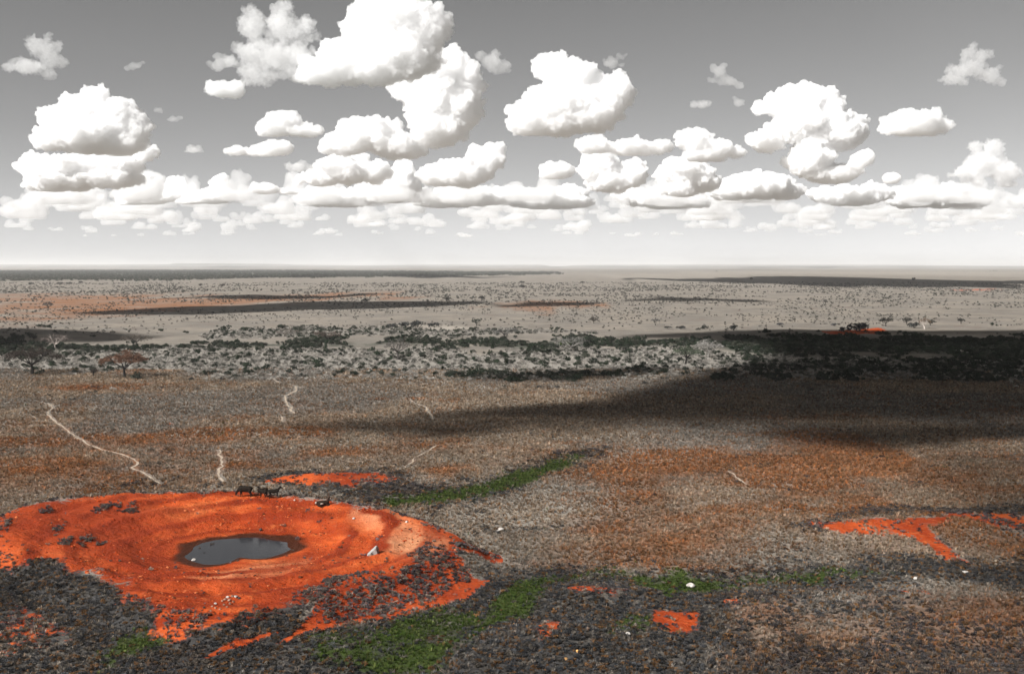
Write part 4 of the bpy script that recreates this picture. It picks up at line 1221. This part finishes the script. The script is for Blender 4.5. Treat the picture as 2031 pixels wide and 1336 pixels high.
BR, DK, GY, GN = (.085, .055, .042), (.035, .032, .03), (.24, .225, .205), (.038, .05, .03)
TREES = [
    (65, 742, 58, 108, 'umbrella', (.052, .042, .036), DK, 'spreading dark umbrella tree at the left edge of the plain', 5600),
    (247, 748, 55, 88, 'umbrella', (.15, .085, .058), DK, 'red-brown umbrella tree casting a shadow to its right', 5600),
    (186, 746, 20, 12, 'round', (.06, .05, .045), DK, 'thin stunted tree between the two left umbrella trees', 160),
    (110, 694, 34, 60, 'umbrella', (.17, .14, .125), (.36, .31, .28), 'pale dead tree in the thicket behind the left umbrella tree', 700),
    (790, 713, 44, 54, 'umbrella', (.12, .11, .10), (.10, .09, .085), 'bare grey tree in the pale scrub left of centre', 800),
    (1130, 697, 34, 72, 'round', (.17, .165, .15), GY, 'wide pale grey tree in the thicket right of centre', 1200),
    (1120, 690, 16, 26, 'round', (.07, .10, .035), DK, 'small fresh green tree beside the wide pale grey tree', 500),
    (1405, 712, 42, 56, 'umbrella', (.27, .255, .235), GY, 'pale domed tree lit against the dark thicket at right', 1300),
    (1360, 722, 40, 56, 'umbrella', (.085, .10, .07), DK, 'green-grey flat tree left of the pale domed tree', 1000),
    (570, 672, 22, 46, 'round', (.17, .15, .13), GY, 'pale low tree at the back of the thicket', 600),
    (648, 676, 22, 54, 'round', (.11, .085, .07), DK, 'brown low tree right of the pale low tree', 700),
    (1000, 668, 20, 50, 'round', (.14, .135, .125), DK, 'grey low tree at the back of the thicket near centre', 600),
    (270, 684, 22, 60, 'round', (.10, .085, .07), DK, 'brown spreading tree in the left thicket', 700),
    (945, 646, 16, 19, 'round', (.05, .055, .045), DK, 'dark small tree right of the row of bushes', 300),
    (1757, 647, 19, 26, 'umbrella', (.035, .034, .03), DK, 'small flat-topped tree right of the orange patch', 420),
    (1798, 642, 15, 18, 'round', (.06, .058, .052), DK, 'small tree right of the small flat-topped tree', 300),
    (1834, 652, 24, 26, 'umbrella', (.16, .12, .09), (.45, .40, .36), 'small tree with a pale trunk at right', 320),
    (1845, 645, 12, 20, 'round', (.05, .052, .045), DK, 'dark small tree behind the pale-trunked tree', 300),
    (1906, 642, 12, 14, 'umbrella', (.05, .05, .045), DK, 'small tree nearest the right edge', 240),
    (955, 597, 11, 13, 'umbrella', (.03, .03, .028), DK, 'distant flat-topped tree above the lit plain near centre', 200),
    (1037, 573, 9, 12, 'round', (.03, .03, .028), DK, 'farthest dark lone tree near centre', 180),
    (887, 597, 10, 17, 'round', (.04, .04, .036), DK, 'distant dark tree left of the flat-topped distant tree', 200),
    (724, 600, 8, 17, 'round', (.03, .03, .027), DK, 'distant dark tree at the end of the cloud shadow', 200),
    (95, 616, 20, 22, 'umbrella', (.10, .09, .085), DK, 'thin distant tree on the rust plain at left', 260),
    (1300, 645, 16, 18, 'umbrella', (.15, .14, .13), DK, 'bare small tree on the pale plain before the shade', 240),
    (1178, 641, 14, 18, 'round', (.10, .09, .08), DK, 'bare small tree on the pale plain right of centre', 240),
    (1637, 603, 10, 8, 'umbrella', (.12, .11, .10), DK, 'thin distant tree on the pale right plain', 160),
    (62, 565, 5, 10, 'round', (.045, .045, .04), DK, 'leftmost of the distant trees below the woodland', 120),
    (118, 565, 6, 12, 'round', (.045, .045, .04), DK, 'second distant tree below the woodland at left', 120),
    (137, 565, 6, 13, 'round', (.045, .045, .04), DK, 'third distant tree below the woodland at left', 120),
    (160, 563, 6, 8, 'umbrella', (.045, .045, .04), DK, 'fourth distant tree below the woodland at left', 120),
    (398, 568, 6, 6, 'round', (.05, .04, .035), DK, 'distant tree on the smooth plain left of centre', 120),
    (441, 568, 5, 9, 'round', (.05, .04, .035), DK, 'distant low tree right of its neighbour on the smooth plain', 120),
    (1035, 562, 5, 10, 'umbrella', (.05, .05, .045), DK, 'tiny tree just beyond the farthest dark lone tree', 120),
    (1155, 562, 4, 8, 'umbrella', (.05, .05, .045), DK, 'tiny tree far off right of centre', 100),
    (1490, 556, 6, 5, 'umbrella', (.04, .04, .036), DK, 'tiny tree in the far cloud shadow at right', 100),
    (1812, 556, 6, 8, 'round', (.04, .04, .036), DK, 'tiny round tree at the far shadow edge, right', 100),
]
for k, t in enumerate(TREES):
    tree(*t[:8], seed=300 + k, n=t[8])

# ------------------------------------------------------------------ animals
def capsules(caps, voxel, smooth=2):
    """one continuous body skin from tapered limbs: caps = [(p0, r0, p1, r1), ...]"""
    sv, sf = ico(2)
    V, F, off = [], [], 0
    for p0, r0, p1, r1 in caps:
        p0, p1 = np.array(p0, float), np.array(p1, float)
        n = max(2, int(np.linalg.norm(p1 - p0) / (min(r0, r1) * .45)) + 1)
        n = min(n, 14)
        for k in range(n + 1):
            t = k / n
            V.append(sv * (r0 + (r1 - r0) * t) + p0 + (p1 - p0) * t); F.append(sf + off); off += len(sv)
    co, nr, q = remeshed(np.vstack(V), np.vstack(F), voxel)
    for _ in range(smooth):          # light smoothing over the mesh edges
        acc = np.zeros_like(co); cnt = np.zeros(len(co))
        for a, b in ((0, 1), (1, 2), (2, 3), (3, 0)):
            np.add.at(acc, q[:, a], co[q[:, b]]); np.add.at(cnt, q[:, a], 1)
            np.add.at(acc, q[:, b], co[q[:, a]]); np.add.at(cnt, q[:, b], 1)
        co = co * .5 + .5 * acc / cnt[:, None]
    return co, q

def animal(name, px, py, rz, build, hide, label, cat='antelope', scale=1.0):
    p = put(px, py)
    root = empty(name, p, rz)
    root.scale = (scale,) * 3
    caps, horns, tails, patches = build()
    co, q = capsules(caps, .028)
    me = np_mesh('body', co, q, MAT[hide], True)
    o = bpy.data.objects.new('body', me); COL.objects.link(o); o.parent = root
    for path, r in horns:
        V, F = tube(path, np.linspace(r, .008, len(path)), 8)
        mesh_obj('horn', V, F, MAT['horn'], root, True)
    for path, r in tails:
        V, F = tube(path, r, 8)
        mesh_obj('tail', V, F, MAT[hide], root, True)
    for c, r in patches:
        sv, sf = ico(2)
        mesh_obj('pale_patch', sv * np.array(r) + np.array(c), sf, MAT['pale_hair'], root, True)
    tag(root, label, cat, 'animals on the red bank')
    return root

def legs(fx, hx, top, wid, rf, swing=0.0):
    """fore legs at fx, hind legs at hx; the hind leg carries a backward hock"""
    out = []
    for s, sw in ((1, swing), (-1, -swing)):
        y = s * wid
        out += [((fx, y * .9, top * .98), rf * 1.75, (fx + .02 + sw * .3, y, top * .56), rf * .95), ((fx + .02 + sw * .3, y, top * .56), rf * .95, (fx + sw, y, top * .10), rf * .62),
                ((fx + sw, y, top * .10), rf * .62, (fx + sw + .03, y, rf * .8), rf * .85)]
        out += [((hx, y * .9, top * 1.0), rf * 2.3, (hx + .12 - sw * .2, y, top * .68), rf * 1.4), ((hx + .12 - sw * .2, y, top * .68), rf * 1.4, (hx - .12 - sw, y, top * .38), rf * .8),
                ((hx - .12 - sw, y, top * .38), rf * .8, (hx - .06 - sw, y, top * .09), rf * .62), ((hx - .06 - sw, y, top * .09), rf * .62, (hx - .02 - sw, y, rf * .8), rf * .85)]
    return out

def antelope_alert():
    # facing +x, neck raised, back sloping down to the rump
    c = [((.48, 0, 1.10), .27, (0, 0, 1.02), .26), ((0, 0, 1.02), .26, (-.52, 0, 1.03), .25), ((.45, 0, .98), .22, (-.1, 0, .88), .2),
         ((.52, 0, 1.16), .21, (.78, 0, 1.42), .135), ((.78, 0, 1.42), .135, (.88, 0, 1.58), .115), ((.88, 0, 1.58), .105, (1.20, 0, 1.44), .055),
         ((.85, .07, 1.64), .03, (.78, .20, 1.70), .02), ((.85, -.07, 1.64), .03, (.78, -.20, 1.70), .02)] + legs(.46, -.56, .92, .14, .062, .06)
    horns = [([(.86, s * .05, 1.66), (.84, s * .08, 1.78), (.76, s * .10, 1.88)], .026) for s in (1, -1)]
    tails = [([(-.74, 0, 1.10), (-.84, 0, .92), (-.84, 0, .62), (-.82, 0, .48)], [.04, .028, .03, .012])]
    return c, horns, tails, []

def antelope_turned():
    c = [((.44, 0, 1.08), .26, (0, 0, 1.0), .25), ((0, 0, 1.0), .25, (-.50, 0, 1.02), .24), ((.42, 0, .96), .21, (-.1, 0, .88), .2),
         ((.48, 0, 1.14), .2, (.70, .06, 1.40), .14), ((.70, .06, 1.40), .14, (.78, .10, 1.56), .115), ((.78, .10, 1.56), .105, (1.06, .24, 1.44), .055),
         ((.75, .16, 1.62), .03, (.66, .27, 1.68), .02), ((.77, .02, 1.62), .03, (.72, -.12, 1.68), .02)] + legs(.44, -.54, .92, .14, .062, -.07)
    horns = [([(.76, .10 + s * .05, 1.64), (.72, .10 + s * .08, 1.77), (.64, .10 + s * .10, 1.86)], .026) for s in (1, -1)]
    return c, horns, [([(-.72, 0, 1.08), (-.82, .03, .9), (-.82, .05, .6), (-.80, .05, .48)], [.04, .028, .03, .012])], []

def grazer(heavy=1.0):
    def f():
        k = heavy
        c = [((.55, 0, 1.10), .36 * k, (.05, 0, 1.06), .38 * k), ((.05, 0, 1.06), .38 * k, (-.62, 0, 1.08), .33 * k), ((.6, 0, 1.22), .28 * k, (.2, 0, 1.22), .26 * k), ((.5, 0, .92), .28 * k, (-.3, 0, .86), .28 * k),
             ((.68, 0, 1.06), .26 * k, (1.06, 0, .74), .17 * k), ((1.06, 0, .74), .17 * k, (1.16, 0, .58), .15 * k), ((1.16, 0, .58), .15 * k, (1.30, 0, .24), .085 * k),
             ((1.10, .13, .68), .045, (1.04, .32, .62), .03), ((1.10, -.13, .68), .045, (1.04, -.32, .62), .03)] + legs(.56, -.66, .92, .19, .085 * k, .05)
        horns = [([(1.08, s * .08, .80), (1.08, s * .24, .80), (1.06, s * .36, .88), (1.05, s * .34, 1.0)], .045) for s in (1, -1)]
        tails = [([(-.94, 0, 1.18), (-1.04, 0, .98), (-1.03, 0, .6), (-1.0, 0, .42)], [.04, .026, .035, .012])]
        return c, horns, tails, []
    return f

def resting():
    # lying with folded legs, head up and facing away to the right, long upright horns
    c = [((.50, 0, .42), .30, (0, 0, .36), .34), ((0, 0, .36), .34, (-.58, 0, .34), .30), ((.56, 0, .52), .2, (.78, 0, .86), .13), ((.78, 0, .86), .13, (.82, 0, .98), .11), ((.82, 0, .98), .10, (1.08, .12, .84), .055),
         ((.80, .08, 1.03), .03, (.72, .22, 1.06), .02), ((.80, -.08, 1.03), .03, (.72, -.22, 1.06), .02),
         ((.50, .22, .24), .10, (.82, .26, .09), .07), ((.82, .26, .09), .07, (.50, .32, .07), .05), ((.50, -.22, .24), .10, (.86, -.24, .09), .07), ((.86, -.24, .09), .07, (.54, -.32, .07), .05),
         ((-.5, .26, .26), .16, (-.18, .40, .12), .09), ((-.18, .40, .12), .09, (-.62, .44, .08), .055), ((-.5, -.26, .26), .16, (-.2, -.38, .12), .09), ((-.2, -.38, .12), .09, (-.6, -.44, .08), .055)]
    horns = [([(.80, s * .05, 1.06), (.76, s * .10, 1.28), (.74, s * .17, 1.50), (.78, s * .24, 1.78)], .05) for s in (1, -1)]
    tails = [([(-.82, 0, .40), (-.94, .06, .22), (-.90, .18, .06)], [.04, .03, .02])]
    return c, horns, tails, [((-.80, -.10, .44), (.13, .2, .15)), ((.92, .0, .90), (.12, .11, .10)), ((-.1, -.30, .34), (.2, .07, .1))]

animal('grazing_animal', 487, 985, rad(176), grazer(1.0), 'hide', 'heavy dark horned animal with head lowered, leftmost of the group on the bank', 'animal', 1.12)
animal('antelope', 522, 987, rad(150), antelope_turned, 'hide', 'dark antelope facing left with raised head in the middle of the group', 'antelope', .98)
animal('antelope', 521, 984, rad(8), grazer(.72), 'hide_brown', 'dark antelope with lowered head, partly hidden in the middle of the group', 'antelope', .92)
animal('antelope', 543, 988, rad(6), antelope_alert, 'hide', 'dark antelope standing side on with raised head, right end of the group', 'antelope', 1.06)
animal('resting_antelope', 640, 1004, rad(12), resting, 'hide_brown', 'brown antelope with tall horns lying on the bank apart from the group', 'antelope', 1.15)

# ------------------------------------------------------------------ stones
def stone(name, px, py, size, mat, label, seed, group=None, rot=0.0, cat='rock', flat=1.0, sharp=.28):
    rnd = np.random.default_rng(seed)
    sv, sf = ico(3)
    v = sv.copy()
    for _ in range(9):                                    # split faces
        nrm = rnd.normal(size=3); nrm /= np.linalg.norm(nrm)
        d = v @ nrm; lim = rnd.uniform(.55, .85)
        v = v - np.outer(np.clip(d - lim, 0, None), nrm)
    v = v * (1 + sharp * (fbm(sv * 1.8 + seed, 3, seed) - .5))[:, None]
    v = v * np.array(size) * .5
    v[:, 2] *= flat
    p = put(px, py)
    o = mesh_obj(name, v, sf, MAT[mat], loc=(p[0], p[1], p[2] + size[2] * .5 * flat * .62))
    o.rotation_euler = (0, 0, rot)
    tag(o, label, cat, group)
    return o

def slab():
    p = put(741, 1099)
    root = empty('tilted_slab', p, rad(10))
    rnd = np.random.default_rng(4)
    # a broken concrete-like block: long sunlit face on the left, sheer dark face on the right
    prof = [(-.78, 0.0), (-.74, .13), (.16, .98), (.34, 1.0), (.46, .72), (.52, 0.0)]
    V, F = [], []
    n = len(prof)
    for y, k, dx in ((-.52, .88, -.05), (-.10, 1.0, .02), (.30, 1.04, .10), (.62, .86, .16)):
        for x, z in prof:
            V.append((x * k + dx + rnd.normal(0, .025), y + rnd.normal(0, .03), max(z * k - .06, -.06) + rnd.normal(0, .02)))
    for j in range(3):
        for k in range(n):
            F.append((j * n + k, j * n + (k + 1) % n, (j + 1) * n + (k + 1) % n, (j + 1) * n + k))
    F += [tuple(range(n))[::-1], tuple(3 * n + k for k in range(n))]
    o = mesh_obj('block', V, F, MAT['slab'], root)
    b = o.modifiers.new('edge', 'BEVEL'); b.width = .035; b.segments = 2
    V2, F2 = tube([(-.55, -.75, -.08), (-.30, -.72, .10), (-.05, -.70, -.05)], [.10, .15, .09], 7)
    mesh_obj('chip', V2, F2, MAT['stone'], root)
    tag(root, 'pale tilted block of stone on the red earth right of the pool', 'rock')
slab()
stone('pale_rock', 992, 1053, (1.15, .9, .62), 'rock', 'bright white rock lying in grey scrub right of the red bowl', 21, rot=.3)
stone('pale_rock', 1370, 1164, (1.0, .8, .6), 'rock', 'white rock on the green strip in the right foreground', 22)
stone('pale_rock', 1245, 1259, (.55, .5, .42), 'rock', 'small white rock in dark scrub near the bottom edge', 23)
stone('pale_rock', 1914, 1136, (.8, .5, .45), 'rock', 'small white rock near the right edge beside the red patch', 24)
stone('pale_rock', 1816, 1149, (.5, .45, .45), 'rock', 'small white rock left of the one near the right edge', 25)
stone('pale_rock', 340, 1292, (.30, .26, .22), 'rock', 'tiny white stone in the dark scrub at lower left', 26)
stone('ochre_stone', 1145, 1293, (.34, .3, .3), 'ochre', 'small ochre stone near the bottom edge', 27)
stone('ochre_stone', 1121, 1308, (.42, .34, .32), 'ochre', 'second ochre stone, lower left of the other near the bottom edge', 28)
stone('dark_rock', 909, 1083, (.9, .8, .85), 'dark_rock', 'dark boulder on the right shoulder of the red bank', 29)
stone('dark_rock', 893, 1053, (.6, .6, .6), 'dark_rock', 'small dark boulder on the far right rim of the red bank', 30)
stone('dark_rock', 858, 1040, (.5, .5, .42), 'dark_rock', 'dark stone on the rim above the small dark boulder', 31)
stone('dark_rock', 517, 1052, (.55, .5, .42), 'dark_rock', 'single dark stone on the red slope just above the pool', 32)
stone('pale_rock', 384, 1112, (.6, .5, .4), 'rock', 'pale stone at the left shore of the pool', 33)
stone('pale_rock', 702, 1029, (.42, .36, .3), 'rock', 'small pale stone on the red slope right of the resting antelope', 34)
stone('pale_rock', 806, 1036, (.45, .4, .3), 'rock', 'small pale stone at the right rim of the bowl', 35)
stone('pale_rock', 584, 993, (.35, .3, .24), 'rock', 'tiny pale stone between the standing and the resting antelope', 36)
RUB = [(452, 1185, .55), (461, 1183, .5), (468, 1184, .6), (474, 1187, .5), (447, 1190, .5), (441, 1192, .42), (455, 1192, .55), (463, 1194, .45), (456, 1198, .5), (427, 1197, .45), (444, 1200, .42), (428, 1206, .4), (436, 1208, .38), (421, 1203, .35), (405, 1205, .42), (418, 1212, .34), (407, 1219, .4), (396, 1222, .42), (412, 1221, .36), (388, 1230, .4), (450, 1204, .36), (384, 1226, .36)]
for k, (x, y, s) in enumerate(RUB):
    stone('rubble_stone', x, y, (s * .8, s * .62, s * .5), 'rock' if k in (0, 2, 9) else ('dark_rock' if k in (3, 14, 19) else 'stone'),
          'loose stone of the rubble heap on the near red slope below the pool', 60 + k, 'stones of the rubble heap', rot=k)

# ------------------------------------------------------------------ haze over the plain
def haze():
    x, y0, y1, z0, z1 = 46000, -900, 64000, -4, 190
    V = [(-x, y0, z0), (x, y0, z0), (x, y1, z0), (-x, y1, z0), (-x, y0, z1), (x, y0, z1), (x, y1, z1), (-x, y1, z1)]
    F = [(3, 2, 1, 0), (4, 5, 6, 7), (0, 1, 5, 4), (1, 2, 6, 5), (2, 3, 7, 6), (3, 0, 4, 7)]
    m, n, l = new_mat('haze')
    v = n.new('ShaderNodeVolumePrincipled'); o_ = n.new('ShaderNodeOutputMaterial')
    v.inputs['Color'].default_value = (.97, .97, .97, 1)
    v.inputs['Density'].default_value = 4.5e-5
    v.inputs['Anisotropy'].default_value = 0.0
    l.new(v.outputs[0], o_.inputs['Volume'])
    o = mesh_obj('haze', V, F, m)
    tag(o, kind='stuff'); o['label'] = 'pale dust haze over the far plain'
haze()
